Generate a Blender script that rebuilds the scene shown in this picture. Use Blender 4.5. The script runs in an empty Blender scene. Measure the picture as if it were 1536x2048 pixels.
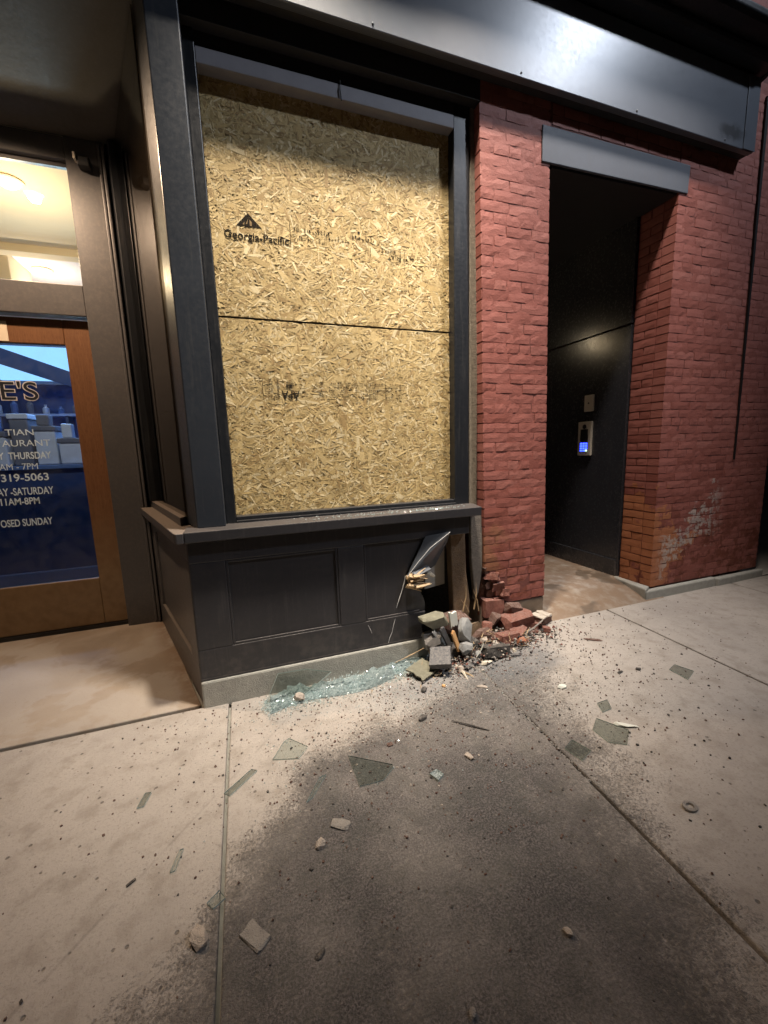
import bpy, bmesh, math, random
from mathutils import Vector, Matrix, noise
R = math.radians
scene = bpy.context.scene
COL = scene.collection

# ------------------------------------------------------------------ camera
cam = bpy.data.cameras.new('camera'); camo = bpy.data.objects.new('camera', cam); COL.objects.link(camo)
scene.camera = camo
yaw, pit, rol = R(19.3057), R(8.8982), R(1.8006)
fwd = Vector((math.sin(yaw)*math.cos(pit), math.cos(yaw)*math.cos(pit), -math.sin(pit)))
rgt = Vector((math.cos(yaw), -math.sin(yaw), 0)); dwn = fwd.cross(rgt)
r_ = rgt*math.cos(rol) + dwn*math.sin(rol); d_ = -rgt*math.sin(rol) + dwn*math.cos(rol)
camo.matrix_world = Matrix(((r_.x, -d_.x, -fwd.x, 0), (r_.y, -d_.y, -fwd.y, 0), (r_.z, -d_.z, -fwd.z, 1.55), (0, 0, 0, 1)))
cam.sensor_fit = 'HORIZONTAL'; cam.sensor_width = 36; cam.lens = 36*809.9/1536; cam.clip_start = .02; cam.clip_end = 500

# ------------------------------------------------------------------ night sky
w = bpy.data.worlds.new('World'); scene.world = w; w.use_nodes = True
wn = w.node_tree; bg = wn.nodes['Background']
sky = wn.nodes.new('ShaderNodeTexSky'); sky.sky_type = 'NISHITA'; sky.sun_disc = False
sky.sun_elevation = R(-4); sky.sun_rotation = R(200)
wn.links.new(sky.outputs[0], bg.inputs[0]); bg.inputs[1].default_value = .08

# ------------------------------------------------------------------ exposure
vs = scene.view_settings; vs.view_transform = 'Standard'; vs.look = 'None'; vs.gamma = 1; vs.exposure = .27; vs.use_curve_mapping = False

scene.cycles.max_bounces = 7; scene.cycles.diffuse_bounces = 3; scene.cycles.glossy_bounces = 3; scene.cycles.transparent_max_bounces = 10

# lamp strengths (the lamps themselves are built further down, each with its own light)
W_WINDOW, W_DOORWAY, W_STREET, W_ENTRY, W_ROOM = 2050, 1080, 1550, 205, 30
C_WINDOW, C_DOORWAY, C_STREET, C_ENTRY, C_ROOM = (1, .88, .73), (1, .89, .79), (.78, .86, 1), (1, .70, .46), (1, .76, .48)

# ------------------------------------------------------------------ node helpers
def mat(name):
    m = bpy.data.materials.new(name); m.use_nodes = True
    nt = m.node_tree; nt.nodes.clear()
    out = nt.nodes.new('ShaderNodeOutputMaterial')
    return m, nt, out
def nd(nt, t, ins=None, **props):
    n = nt.nodes.new(t)
    for k, v in props.items(): setattr(n, k, v)
    for k, v in (ins or {}).items():
        s = n.inputs[k]
        if isinstance(v, bpy.types.NodeSocket): nt.links.new(v, s)
        else:
            if isinstance(v, tuple) and len(v) == 3 and s.type == 'RGBA': v = (*v, 1)
            s.default_value = v
    return n
def mth(nt, op, a, b=0.0, c=None, clamp=False):
    ins = {0: a, 1: b}
    if c is not None: ins[2] = c
    return nd(nt, 'ShaderNodeMath', ins, operation=op, use_clamp=clamp).outputs[0]
def mix(nt, f, a, b, bt='MIX'):
    n = nt.nodes.new('ShaderNodeMix'); n.data_type = 'RGBA'; n.blend_type = bt
    for i, v in ((0, f), (6, a), (7, b)):
        s = n.inputs[i]
        if isinstance(v, bpy.types.NodeSocket): nt.links.new(v, s)
        else: s.default_value = (*v, 1) if isinstance(v, tuple) and len(v) == 3 else v
    return n.outputs[2]
def nz(nt, vec, scale, detail=4, rough=.55, dist=0.0):
    return nd(nt, 'ShaderNodeTexNoise', {'Vector': vec, 'Scale': scale, 'Detail': detail, 'Roughness': rough, 'Distortion': dist}).outputs[0]
def sm(nt, v, a, b):       # smoothstep from a to b
    return nd(nt, 'ShaderNodeMapRange', {0: v, 1: a, 2: b, 3: 0.0, 4: 1.0}, interpolation_type='SMOOTHSTEP').outputs[0]
def pos(nt):
    return nd(nt, 'ShaderNodeNewGeometry').outputs['Position']
def bump(nt, h, strength, dist=.01, normal=None):
    ins = {'Strength': strength, 'Distance': dist, 'Height': h}
    if normal: ins['Normal'] = normal
    return nd(nt, 'ShaderNodeBump', ins).outputs[0]
def bsdf(nt, out, col, rough, normal=None, **kw):
    ins = {'Base Color': col, 'Roughness': rough}
    if normal: ins['Normal'] = normal
    ins.update(kw)
    b = nd(nt, 'ShaderNodeBsdfPrincipled', ins)
    nt.links.new(b.outputs[0], out.inputs[0]); return b

M = {}
def simple(key, col, rough=.6, var=.25, scale=30, bstr=.15, bd=.003, dust=0, **kw):
    m, nt, out = mat(key); p = pos(nt)
    n = nz(nt, p, scale, 5); n2 = nz(nt, p, scale*7, 3)
    c = mix(nt, n, tuple(x*(1-var) for x in col), tuple(min(1, x*(1+var)) for x in col))
    if dust:
        up = nd(nt, 'ShaderNodeSeparateXYZ', {0: nd(nt, 'ShaderNodeNewGeometry').outputs['Normal']}).outputs[2]
        f = mth(nt, 'MULTIPLY', mth(nt, 'MULTIPLY_ADD', sm(nt, up, -.2, .9), .7, .3), sm(nt, nz(nt, p, 60, 5, .75), .28, .80))
        c = mix(nt, mth(nt, 'MULTIPLY', f, dust), c, (.38, .335, .30))
    bsdf(nt, out, c, rough, bump(nt, n2, bstr, bd), **kw); M[key] = m
def paint(key, col, rough=.38, dust=.0, brush=.12, spec=.5, rv=.28):
    m, nt, out = mat(key); p = pos(nt)
    a = nz(nt, p, 3, 4); b = nz(nt, p, 45, 5, .65)
    st = nd(nt, 'ShaderNodeMapping', {'Vector': p, 'Scale': (90, 90, 6)}).outputs[0]
    c_ = nz(nt, st, 1.5, 3)
    c = mix(nt, a, tuple(x*.8 for x in col), tuple(x*1.2 for x in col))
    sc = sm(nt, nz(nt, p, 26, 6, .75, .6), .66, .74)
    c = mix(nt, mth(nt, 'MULTIPLY', sc, .45), c, (.13, .125, .12))
    stk = sm(nt, nz(nt, nd(nt, 'ShaderNodeMapping', {'Vector': p, 'Scale': (38, 38, 2.2)}).outputs[0], 1.0, 5, .7), .52, .74)
    c = mix(nt, mth(nt, 'MULTIPLY', stk, .22), c, (.125, .118, .112))
    zz = nd(nt, 'ShaderNodeSeparateXYZ', {0: p}).outputs[2]
    gr = mth(nt, 'MULTIPLY', sm(nt, zz, .55, .10), sm(nt, nz(nt, p, 12, 6, .7), .42, .66))
    c = mix(nt, mth(nt, 'MULTIPLY', gr, .30), c, (.16, .14, .12))
    if key == 'fascia_paint':      # shadow smudge painted into the colour near the sign board's right end
        sp_ = nd(nt, 'ShaderNodeSeparateXYZ', {0: p}); wn_ = mth(nt, 'SUBTRACT', nz(nt, p, 9, 5, .65), .5)
        ex = mth(nt, 'DIVIDE', mth(nt, 'SUBTRACT', mth(nt, 'MULTIPLY_ADD', wn_, .22, sp_.outputs[0]), 3.93), .16)
        ez = mth(nt, 'DIVIDE', mth(nt, 'SUBTRACT', mth(nt, 'MULTIPLY_ADD', wn_, .16, sp_.outputs[2]), 3.975), .055)
        dd = mth(nt, 'SQRT', mth(nt, 'ADD', mth(nt, 'MULTIPLY', ex, ex), mth(nt, 'MULTIPLY', ez, ez)))
        c = mix(nt, mth(nt, 'MULTIPLY', sm(nt, dd, 1.2, .5), .75), c, (.018, .018, .02))
    nrm = nd(nt, 'ShaderNodeNewGeometry').outputs['Normal']
    up = nd(nt, 'ShaderNodeSeparateXYZ', {0: nrm}).outputs[2]
    if dust:
        f = mth(nt, 'MULTIPLY', mth(nt, 'MAXIMUM', sm(nt, up, .3, .9), mth(nt, 'MULTIPLY', sm(nt, b, .4, .75), .25)), dust)
        c = mix(nt, f, c, (.34, .27, .21))
    rr = mth(nt, 'MULTIPLY_ADD', b, rv, rough-rv*.45)
    bsdf(nt, out, c, rr, bump(nt, mth(nt, 'ADD', mth(nt, 'MULTIPLY', c_, .5), b), brush, .002), **{'Specular IOR Level': spec}); M[key] = m
paint('slate_paint', (.036, .035, .039), .38, .10)
paint('fascia_paint', (.100, .112, .135), .33, 0, .07, .6, .12)
paint('post_paint', (.034, .040, .051), .36, .08)
paint('frame_paint', (.014, .016, .020), .34, .05)
paint('sill_paint', (.060, .058, .062), .40, .42)
paint('entry_paint', (.085, .082, .085), .40, .35)
paint('door_recess_paint', (.030, .031, .036), .24, .0, .15, .7)
paint('lintel_paint', (.110, .122, .146), .55, .05, .18, .35)
paint('ceiling_paint', (.065, .06, .056), .7)
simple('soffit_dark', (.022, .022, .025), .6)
simple('black_metal', (.012, .012, .013), .45)
simple('steel', (.60, .55, .46), .45, .15, 60, .05, Metallic=.2)
simple('dark_plastic', (.015, .015, .017), .35)
simple('grey_band', (.26, .255, .28), .6, .15, 12)
simple('caulk', (.22, .185, .14), .9, .5, 40, .9, .01)
simple('old_plaster', (.20, .175, .15), .95, .55, 28, 1.0, .02)
simple('curb_concrete', (.38, .37, .33), .92, .28, 22, .7, .006)
simple('cream_wall', (.82, .70, .48), .8, .06, 3, .05)
simple('white_wall', (.75, .74, .80), .8, .05, 3, .05)
simple('navy', (.035, .075, .22), .45, .2, 3, .1)
simple('navy_light', (.10, .19, .42), .45, .2, 3, .1)
simple('white_box', (.62, .68, .78), .5, .15, 8, .1)
simple('grey_box', (.16, .17, .21), .5, .3, 8, .1)
simple('paper', (.72, .62, .48), .8, .08, 10, .05)
simple('asphalt', (.045, .045, .047), .9, .4, 60, .8, .01)
simple('far_wall', (.10, .085, .08), .9, .3, 6, .3, .02)
# debris
simple('brick_red', (.24, .075, .048), .9, .45, 30, 1.0, .012, dust=.55)
simple('brick_orange', (.50, .17, .075), .92, .35, 40, 1.0, .012, dust=.55)
simple('brick_brown', (.14, .062, .042), .92, .5, 30, 1.0, .012, dust=.55)
simple('mortar_white', (.60, .53, .45), .92, .25, 40, .9, .01)
simple('rubble_grey', (.34, .31, .28), .92, .35, 35, .9, .012)
simple('rubble_pale', (.55, .47, .40), .92, .25, 35, .9, .012)
simple('white_chip', (.66, .67, .60), .7, .12, 20, .2)
simple('charred', (.018, .017, .016), .75, .5, 30, .8, .01, dust=.55)
simple('slate_board', (.05, .054, .062), .5, .25, 20, .3, dust=.55)
simple('raw_wood', (.52, .36, .19), .8, .35, 26, .7, .006, dust=.55)
simple('orange_wood', (.70, .40, .17), .7, .2, 30, .4)
simple('stud_wood', (.20, .125, .065), .9, .5, 20, 1.0, .012, dust=.55)
simple('plaster_clump', (.36, .34, .25), .95, .4, 30, 1.0, .02)
simple('grey_shred', (.30, .31, .31), .8, .5, 40, .8, .01, dust=.55)
simple('pale_splinter', (.62, .56, .45), .7, .25, 30, .4)
simple('inner_board', (.46, .42, .36), .85, .12, 10, .2)
simple('bent_metal', (.10, .11, .125), .26, .25, 8, .12, .004, **{'Specular IOR Level': .8})
simple('crack_white', (.62, .62, .62), .6, .15, 20)

def emis(key, col, s):
    m, nt, out = mat(key); e = nd(nt, 'ShaderNodeEmission', {0: (*col, 1), 1: s}); nt.links.new(e.outputs[0], out.inputs[0]); M[key] = m
emis('bulb_warm', (1, .86, .62), 14); emis('bulb_cool', (.8, .9, 1), 14); emis('key_blue', (.03, .06, 1), 5); emis('key_lit', (.6, 1, .7), 1.5)
emis('light_panel', (.55, .85, 1), 1.6); emis('lamp_disc', (1, .90, .70), 5)

def thin_glass(key, tint, ior=1.5, rough=.0, refl=1.0, bstr=0, scale=20, haze=0, hazecol=(.6, .7, .7)):
    m, nt, out = mat(key)
    fr = nd(nt, 'ShaderNodeFresnel', {'IOR': ior}).outputs[0]
    fr = mth(nt, 'MULTIPLY', fr, mth(nt, 'SUBTRACT', 1.0, nd(nt, 'ShaderNodeNewGeometry').outputs['Backfacing']))
    tr = nd(nt, 'ShaderNodeBsdfTransparent', {0: (*tint, 1)})
    gl = nd(nt, 'ShaderNodeBsdfGlossy', {0: (refl, refl, refl, 1), 1: rough})
    if bstr:
        b = bump(nt, nz(nt, pos(nt), scale, 4), bstr, .01); nt.links.new(b, gl.inputs['Normal'])
    base = tr.outputs[0]
    if haze:
        df = nd(nt, 'ShaderNodeBsdfDiffuse', {0: (*hazecol, 1)})
        hz = mth(nt, 'MULTIPLY', sm(nt, nz(nt, pos(nt), scale*2, 4), .3, .75), haze*2, clamp=True)
        base = nd(nt, 'ShaderNodeMixShader', {0: hz, 1: base, 2: df.outputs[0]}).outputs[0]
    mx = nd(nt, 'ShaderNodeMixShader', {0: fr, 1: base, 2: gl.outputs[0]})
    nt.links.new(mx.outputs[0], out.inputs[0]); M[key] = m
thin_glass('transom_glass', (.95, .95, .92))
thin_glass('door_glass', (.60, .72, .92), 1.6, haze=.02, hazecol=(.5, .55, .6), scale=6)
thin_glass('dark_pane', (.55, .52, .48), 1.5)
thin_glass('shard_glass', (.84, .86, .845), 1.5, .08, haze=.03, hazecol=(.30, .33, .32), scale=14)
thin_glass('shard_clear', (.94, .96, .95), 1.5, .05, haze=.02, scale=14)
thin_glass('crumb_glass', (.91, .955, .955), 1.9, .06, haze=.24, hazecol=(.72, .80, .80), scale=60)
def crazed():
    m, nt, out = mat('crazed_glass'); p = pos(nt)
    v = nd(nt, 'ShaderNodeTexVoronoi', {'Vector': p, 'Scale': 95.0}, feature='F1')
    e = nd(nt, 'ShaderNodeTexVoronoi', {'Vector': p, 'Scale': 95.0}, feature='DISTANCE_TO_EDGE').outputs[0]
    rnd = nd(nt, 'ShaderNodeSeparateColor', {0: v.outputs['Color']}).outputs[0]
    big = nz(nt, p, 9, 4)
    c = mix(nt, rnd, (.34, .42, .42), (.70, .78, .77))
    c = mix(nt, sm(nt, e, .0, .12), (.62, .76, .76), c)
    c = mix(nt, mth(nt, 'MULTIPLY', sm(nt, big, .35, .7), .6), c, (.16, .21, .21))
    h = mth(nt, 'ADD', mth(nt, 'MULTIPLY', rnd, .7), sm(nt, e, 0, .15))
    b = nd(nt, 'ShaderNodeBsdfPrincipled', {'Base Color': c, 'Roughness': .12, 'Normal': bump(nt, h, .9, .006), 'Specular IOR Level': .8})
    tr = nd(nt, 'ShaderNodeBsdfTransparent', {0: (.78, .87, .87, 1)})
    mx = nd(nt, 'ShaderNodeMixShader', {0: mth(nt, 'MULTIPLY_ADD', big, -.5, .62), 1: b.outputs[0], 2: tr.outputs[0]})
    nt.links.new(mx.outputs[0], out.inputs[0]); M['crazed_glass'] = m
crazed()

def concrete():
    m, nt, out = mat('sidewalk_concrete'); p = pos(nt)
    wv = nd(nt, 'ShaderNodeTexNoise', {'Vector': p, 'Scale': 3.2, 'Detail': 6.0, 'Roughness': .62}).outputs[1]
    wv2 = nd(nt, 'ShaderNodeTexNoise', {'Vector': p, 'Scale': 17.0, 'Detail': 5.0, 'Roughness': .7}).outputs[1]
    off = nd(nt, 'ShaderNodeVectorMath', {0: wv, 1: (.5, .5, .5)}, operation='SUBTRACT').outputs[0]
    off = nd(nt, 'ShaderNodeVectorMath', {0: off, 'Scale': .55}, operation='SCALE').outputs[0]
    off2 = nd(nt, 'ShaderNodeVectorMath', {0: wv2, 1: (.5, .5, .5)}, operation='SUBTRACT').outputs[0]
    off2 = nd(nt, 'ShaderNodeVectorMath', {0: off2, 'Scale': .22}, operation='SCALE').outputs[0]
    q = nd(nt, 'ShaderNodeVectorMath', {0: nd(nt, 'ShaderNodeVectorMath', {0: p, 1: off}).outputs[0], 1: off2}).outputs[0]
    sx = nd(nt, 'ShaderNodeSeparateXYZ', {0: q}); x, y = sx.outputs[0], sx.outputs[1]
    so = nd(nt, 'ShaderNodeSeparateXYZ', {0: p}); ox, oy = so.outputs[0], so.outputs[1]
    big = nz(nt, p, 1.6, 5); mid = nz(nt, p, 9, 5, .6); fine = nz(nt, p, 75, 5, .75); grain = nz(nt, p, 125, 3, .8)
    c = mix(nt, big, (.385, .345, .31), (.485, .44, .395))
    c = mix(nt, sm(nt, mid, .45, .75), c, (.33, .29, .25))
    wl = sm(nt, nz(nt, nd(nt, 'ShaderNodeVectorMath', {0: p, 1: (3.1, 1.7, 0)}).outputs[0], 1.1, 6, .7, .5), .46, .60)
    c = mix(nt, mth(nt, 'MULTIPLY', wl, .28), c, (.27, .24, .215))
    c = mix(nt, sm(nt, fine, .50, .72), c, (.30, .27, .24))
    # fluid stain left on the middle slab: pulverised grit soaked dark
    xl = mth(nt, 'MULTIPLY_ADD', y, .72, -1.19)
    yt = mth(nt, 'MULTIPLY_ADD', x, .16, 1.93)
    xr = mth(nt, 'MULTIPLY_ADD', y, .385, .92)
    m1 = sm(nt, mth(nt, 'SUBTRACT', x, xl), -.22, .42)
    m2 = sm(nt, mth(nt, 'SUBTRACT', yt, y), -.24, .40)
    m3 = sm(nt, mth(nt, 'SUBTRACT', xr, x), -.42, .36)
    st = mth(nt, 'MULTIPLY', mth(nt, 'MULTIPLY', m1, m2), m3)
    def blob(cx, cy, rx, ry, a, b, xx=None, yy=None):
        dx = mth(nt, 'DIVIDE', mth(nt, 'SUBTRACT', xx or x, cx), rx); dy = mth(nt, 'DIVIDE', mth(nt, 'SUBTRACT', yy or y, cy), ry)
        d = mth(nt, 'SQRT', mth(nt, 'ADD', mth(nt, 'MULTIPLY', dx, dx), mth(nt, 'MULTIPLY', dy, dy)))
        return sm(nt, d, b, a)
    pale = blob(.335, .93, .05, .15, .4, 1.5)
    st = mth(nt, 'MULTIPLY', st, mth(nt, 'SUBTRACT', 1.0, mth(nt, 'MULTIPLY', pale, .35)))
    worn = sm(nt, nz(nt, p, 13, 5, .7), .58, .74)
    st = mth(nt, 'MULTIPLY', st, mth(nt, 'SUBTRACT', 1.0, mth(nt, 'MULTIPLY', worn, .45)))
    mot = mth(nt, 'ADD', mth(nt, 'MULTIPLY', sm(nt, nz(nt, p, 2.6, 4, .55), .35, .72), .34), mth(nt, 'MULTIPLY', sm(nt, nz(nt, p, 38, 4, .7), .50, .72), .22))
    dz = mth(nt, 'MULTIPLY_ADD', mth(nt, 'SUBTRACT', mth(nt, 'ADD', mth(nt, 'MULTIPLY', grain, .6), mth(nt, 'MULTIPLY', fine, .5)), .55), 2.6, st)
    st = mth(nt, 'MULTIPLY', mth(nt, 'MULTIPLY', sm(nt, dz, .15, .95), sm(nt, st, .0, .25)), mth(nt, 'SUBTRACT', 1.0, mot))
    g1 = mix(nt, sm(nt, grain, .36, .66), (.022, .020, .020), (.225, .202, .196))
    g1 = mix(nt, sm(nt, mid, .35, .7), g1, mix(nt, .5, g1, (.085, .088, .08)))
    c = mix(nt, mth(nt, 'MULTIPLY', st, .97), c, g1)
    # spread grit around the stain
    sp = sm(nt, nz(nt, p, 70, 4, .75), .57, .66)
    near = blob(1.0, 1.75, 1.45, 1.05, .3, 1.25)
    c = mix(nt, mth(nt, 'MULTIPLY', mth(nt, 'MULTIPLY', sp, near), .62), c, (.085, .075, .068))
    # blue-grey pulverised dust in front of the broken corner
    du = mth(nt, 'MAXIMUM', blob(1.62, 2.18, .50, .26, .35, 1.15), mth(nt, 'MULTIPLY', blob(1.1, 2.25, .5, .2, .3, 1.2), .7))
    c = mix(nt, mth(nt, 'MULTIPLY', du, .72), c, mix(nt, fine, (.085, .088, .097), (.20, .205, .215)))
    # tide mark line and old crack across the slabs
    ld = mth(nt, 'ABSOLUTE', mth(nt, 'SUBTRACT', ox, mth(nt, 'MULTIPLY_ADD', oy, .86, -1.79)))
    ln = mth(nt, 'MULTIPLY', sm(nt, ld, .012, .002), sm(nt, mid, .35, .55))
    c = mix(nt, mth(nt, 'MULTIPLY', ln, .35), c, (.20, .18, .16))
    # gum spots / pits
    pv = nd(nt, 'ShaderNodeTexVoronoi', {'Vector': p, 'Scale': 16.0}, feature='F1').outputs[0]
    pit = mth(nt, 'MULTIPLY', sm(nt, pv, .13, .07), sm(nt, mid, .42, .5))
    c = mix(nt, mth(nt, 'MULTIPLY', pit, .7), c, (.12, .105, .09))
    h = mth(nt, 'ADD', mth(nt, 'MULTIPLY', fine, .5), mth(nt, 'MULTIPLY', mth(nt, 'MULTIPLY', grain, 1.2), mth(nt, 'MULTIPLY_ADD', st, 1.0, .25)))
    h = mth(nt, 'SUBTRACT', h, mth(nt, 'MULTIPLY', pit, .6))
    bsdf(nt, out, c, mth(nt, 'MULTIPLY_ADD', st, -.12, .88), bump(nt, h, .9, .009)); M['sidewalk_concrete'] = m
concrete()

def entry_concrete():
    m, nt, out = mat('entry_concrete'); p = pos(nt)
    s = nd(nt, 'ShaderNodeSeparateXYZ', {0: p})
    big = nz(nt, p, 2.2, 6, .6, .6); mid = nz(nt, p, 10, 5, .6); fine = nz(nt, p, 110, 4, .7)
    c = mix(nt, sm(nt, big, .3, .7), (.27, .215, .165), (.36, .30, .24))
    c = mix(nt, mth(nt, 'MULTIPLY', sm(nt, mid, .5, .7), .5), c, (.33, .26, .20))
    pat = sm(nt, nz(nt, p, 1.1, 5, .6, .4), .50, .54)
    c = mix(nt, mth(nt, 'MULTIPLY', pat, .5), c, (.40, .36, .32))
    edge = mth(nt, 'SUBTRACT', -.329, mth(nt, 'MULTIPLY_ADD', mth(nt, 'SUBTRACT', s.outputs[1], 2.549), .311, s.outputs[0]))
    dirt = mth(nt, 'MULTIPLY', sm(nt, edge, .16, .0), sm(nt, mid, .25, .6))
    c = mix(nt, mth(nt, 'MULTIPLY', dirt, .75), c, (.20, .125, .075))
    damp = sm(nt, nz(nt, p, 2.6, 4, .5, .3), .52, .58)
    wet = mth(nt, 'MULTIPLY', damp, sm(nt, s.outputs[0], 1.8, 2.2))
    c = mix(nt, mth(nt, 'MULTIPLY', wet, .75), c, (.12, .09, .065))
    c = mix(nt, sm(nt, fine, .58, .75), c, (.24, .19, .15))
    bsdf(nt, out, c, mth(nt, 'MULTIPLY_ADD', wet, -.35, .85), bump(nt, mth(nt, 'ADD', fine, mid), .4, .005)); M['entry_concrete'] = m
entry_concrete()

def brick_paint():
    m, nt, out = mat('painted_brick'); p = pos(nt)
    s = nd(nt, 'ShaderNodeSeparateXYZ', {0: p}); x, y, z = s.outputs
    oi = nd(nt, 'ShaderNodeObjectInfo').outputs['Random']
    big = nz(nt, p, 2.0, 4); mid = nz(nt, p, 14, 5, .65); fine = nz(nt, p, 75, 5, .7)
    c = mix(nt, big, (.285, .092, .072), (.37, .140, .112))
    c = mix(nt, mth(nt, 'MULTIPLY', sm(nt, oi, .45, 1.0), .55), c, (.19, .052, .036))
    c = mix(nt, mth(nt, 'MULTIPLY', sm(nt, oi, .25, .0), .35), c, (.36, .15, .12))
    c = mix(nt, mth(nt, 'MULTIPLY', sm(nt, mid, .5, .75), .45), c, (.17, .045, .032))
    c = mix(nt, mth(nt, 'MULTIPLY', sm(nt, fine, .62, .75), .4), c, (.42, .20, .16))
    # scuffed low zone: paint darker and rubbed
    low = mth(nt, 'MULTIPLY', sm(nt, z, 1.25, .45), sm(nt, nz(nt, p, 9, 5, .65), .47, .56))
    c = mix(nt, mth(nt, 'MULTIPLY', low, .7), c, (.155, .045, .024))
    wx = mth(nt, 'MULTIPLY_ADD', mth(nt, 'SUBTRACT', nz(nt, p, 5, 5, .65), .5), 1.0, x)
    wz = mth(nt, 'MULTIPLY_ADD', mth(nt, 'SUBTRACT', nz(nt, nd(nt, 'ShaderNodeVectorMath', {0: p, 1: (7, 3, 5)}).outputs[0], 6, 5, .65), .5), .9, z)
    # paint lost at the corner of the right wall: bare orange brick under it
    d1 = mth(nt, 'ADD', mth(nt, 'MULTIPLY', mth(nt, 'SUBTRACT', wx, 3.42), .85), mth(nt, 'ABSOLUTE', mth(nt, 'MULTIPLY', mth(nt, 'SUBTRACT', wz, .55), 1.0)))
    d1 = mth(nt, 'MULTIPLY_ADD', mth(nt, 'SUBTRACT', oi, .5), .38, d1)
    right = sm(nt, x, 3.0, 3.1)
    bare = mth(nt, 'MULTIPLY', sm(nt, d1, .60, .50), right)
    c = mix(nt, mth(nt, 'MULTIPLY', bare, .85), c, mix(nt, mid, (.34, .115, .045), (.55, .23, .11)))
    d2 = mth(nt, 'ABSOLUTE', mth(nt, 'SUBTRACT', wz, mth(nt, 'MULTIPLY_ADD', wx, .55, -1.52)))
    d2 = mth(nt, 'MULTIPLY_ADD', mth(nt, 'SUBTRACT', oi, .45), .26, d2)
    pl = mth(nt, 'MULTIPLY', mth(nt, 'MULTIPLY', sm(nt, d2, .19, .10), mth(nt, 'MULTIPLY', sm(nt, x, 3.55, 3.7), sm(nt, x, 4.5, 4.2))), right)
    pl = mth(nt, 'MULTIPLY', pl, sm(nt, nz(nt, p, 17, 5, .7), .44, .52))
    c = mix(nt, mth(nt, 'MULTIPLY', pl, .72), c, (.50, .44, .39))
    lb = mth(nt, 'MULTIPLY', mth(nt, 'MULTIPLY', sm(nt, wz, 1.0, .70), sm(nt, wx, 1.95, 1.75)), sm(nt, x, 2.9, 2.8))
    c = mix(nt, mth(nt, 'MULTIPLY', lb, .7), c, (.26, .12, .06))
    h = mth(nt, 'ADD', mth(nt, 'MULTIPLY', mid, .35), mth(nt, 'MULTIPLY', fine, .8))
    h = mth(nt, 'SUBTRACT', h, mth(nt, 'MULTIPLY', bare, .35))
    bsdf(nt, out, c, .62, bump(nt, h, .6, .005), **{'Specular IOR Level': .3}); M['painted_brick'] = m
brick_paint()
def shaded_joint_paint():  # darker copy of the brick paint; joint shade is put into its colour
    m, nt, out = mat('shaded_joint'); p = pos(nt)
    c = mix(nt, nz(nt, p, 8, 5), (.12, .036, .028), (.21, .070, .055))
    bsdf(nt, out, c, .8, bump(nt, nz(nt, p, 60, 4), .5, .004)); M['shaded_joint'] = m
shaded_joint_paint()

def door_wood():
    m, nt, out = mat('door_wood'); p = pos(nt)
    g = nd(nt, 'ShaderNodeMapping', {'Vector': p, 'Scale': (42, 42, 2.6)}).outputs[0]
    n = nz(nt, g, 2.2, 6, .65, .5); f = nz(nt, g, 9, 4)
    c = mix(nt, n, (.105, .045, .020), (.275, .130, .060))
    c = mix(nt, mth(nt, 'MULTIPLY', sm(nt, f, .50, .70), .65), c, (.065, .024, .010))
    z = nd(nt, 'ShaderNodeSeparateXYZ', {0: p}).outputs[2]
    wz = mth(nt, 'MULTIPLY_ADD', mth(nt, 'SUBTRACT', nz(nt, p, 5, 4), .5), .5, z)
    w1 = mth(nt, 'MULTIPLY', sm(nt, wz, 1.35, .35), .85)
    c = mix(nt, w1, c, mix(nt, nz(nt, p, 16, 5), (.15, .085, .035), (.33, .23, .12)))
    bsdf(nt, out, c, .42, bump(nt, n, .25, .003)); M['door_wood'] = m
door_wood()

def osb():
    m, nt, out = mat('osb_strand')
    a = nd(nt, 'ShaderNodeVertexColor', layer_name='tone').outputs[0]
    p = pos(nt)
    fine = nz(nt, p, 160, 4, .7)
    c = mix(nt, mth(nt, 'MULTIPLY', fine, .45), a, (.26, .16, .065), 'MULTIPLY')
    c = mix(nt, .25, a, c)
    big = nz(nt, p, 2.2, 3)
    c = mix(nt, mth(nt, 'MULTIPLY', sm(nt, big, .4, .7), .25), c, (.33, .235, .095))
    bsdf(nt, out, c, .7, bump(nt, fine, .5, .003)); M['osb_strand'] = m
    m, nt, out = mat('osb_core'); p = pos(nt)
    bsdf(nt, out, mix(nt, nz(nt, p, 60, 5), (.17, .10, .04), (.36, .24, .10)), .8); M['osb_core'] = m
    # stamped ink, broken up where the flakes did not take it
    m, nt, out = mat('stamp_ink'); p = pos(nt)
    d = nd(nt, 'ShaderNodeBsdfDiffuse', {0: (.035, .03, .025, 1)}); t = nd(nt, 'ShaderNodeBsdfTransparent')
    f = mth(nt, 'MULTIPLY_ADD', sm(nt, nz(nt, p, 45, 4, .7), .36, .60), .62, .26)
    mx = nd(nt, 'ShaderNodeMixShader', {0: f, 1: d.outputs[0], 2: t.outputs[0]}); nt.links.new(mx.outputs[0], out.inputs[0]); M['stamp_ink'] = m
osb()
def bold_ink():
    m, nt, out = mat('stamp_bold'); p = pos(nt)
    d = nd(nt, 'ShaderNodeBsdfDiffuse', {0: (.035, .03, .025, 1)}); t = nd(nt, 'ShaderNodeBsdfTransparent')
    f = mth(nt, 'MULTIPLY', sm(nt, nz(nt, p, 60, 4, .7), .44, .66), .7)
    mx = nd(nt, 'ShaderNodeMixShader', {0: f, 1: d.outputs[0], 2: t.outputs[0]}); nt.links.new(mx.outputs[0], out.inputs[0]); M['stamp_bold'] = m
bold_ink()
simple('glass_edge', (.50, .60, .56), .2, .2, 40)
simple('letter_cream', (.66, .82, 1.0), .6, .05); simple('letter_dark', (.02, .022, .03), .5, .05); simple('letter_peach', (.66, .64, .66), .6, .05)

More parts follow.
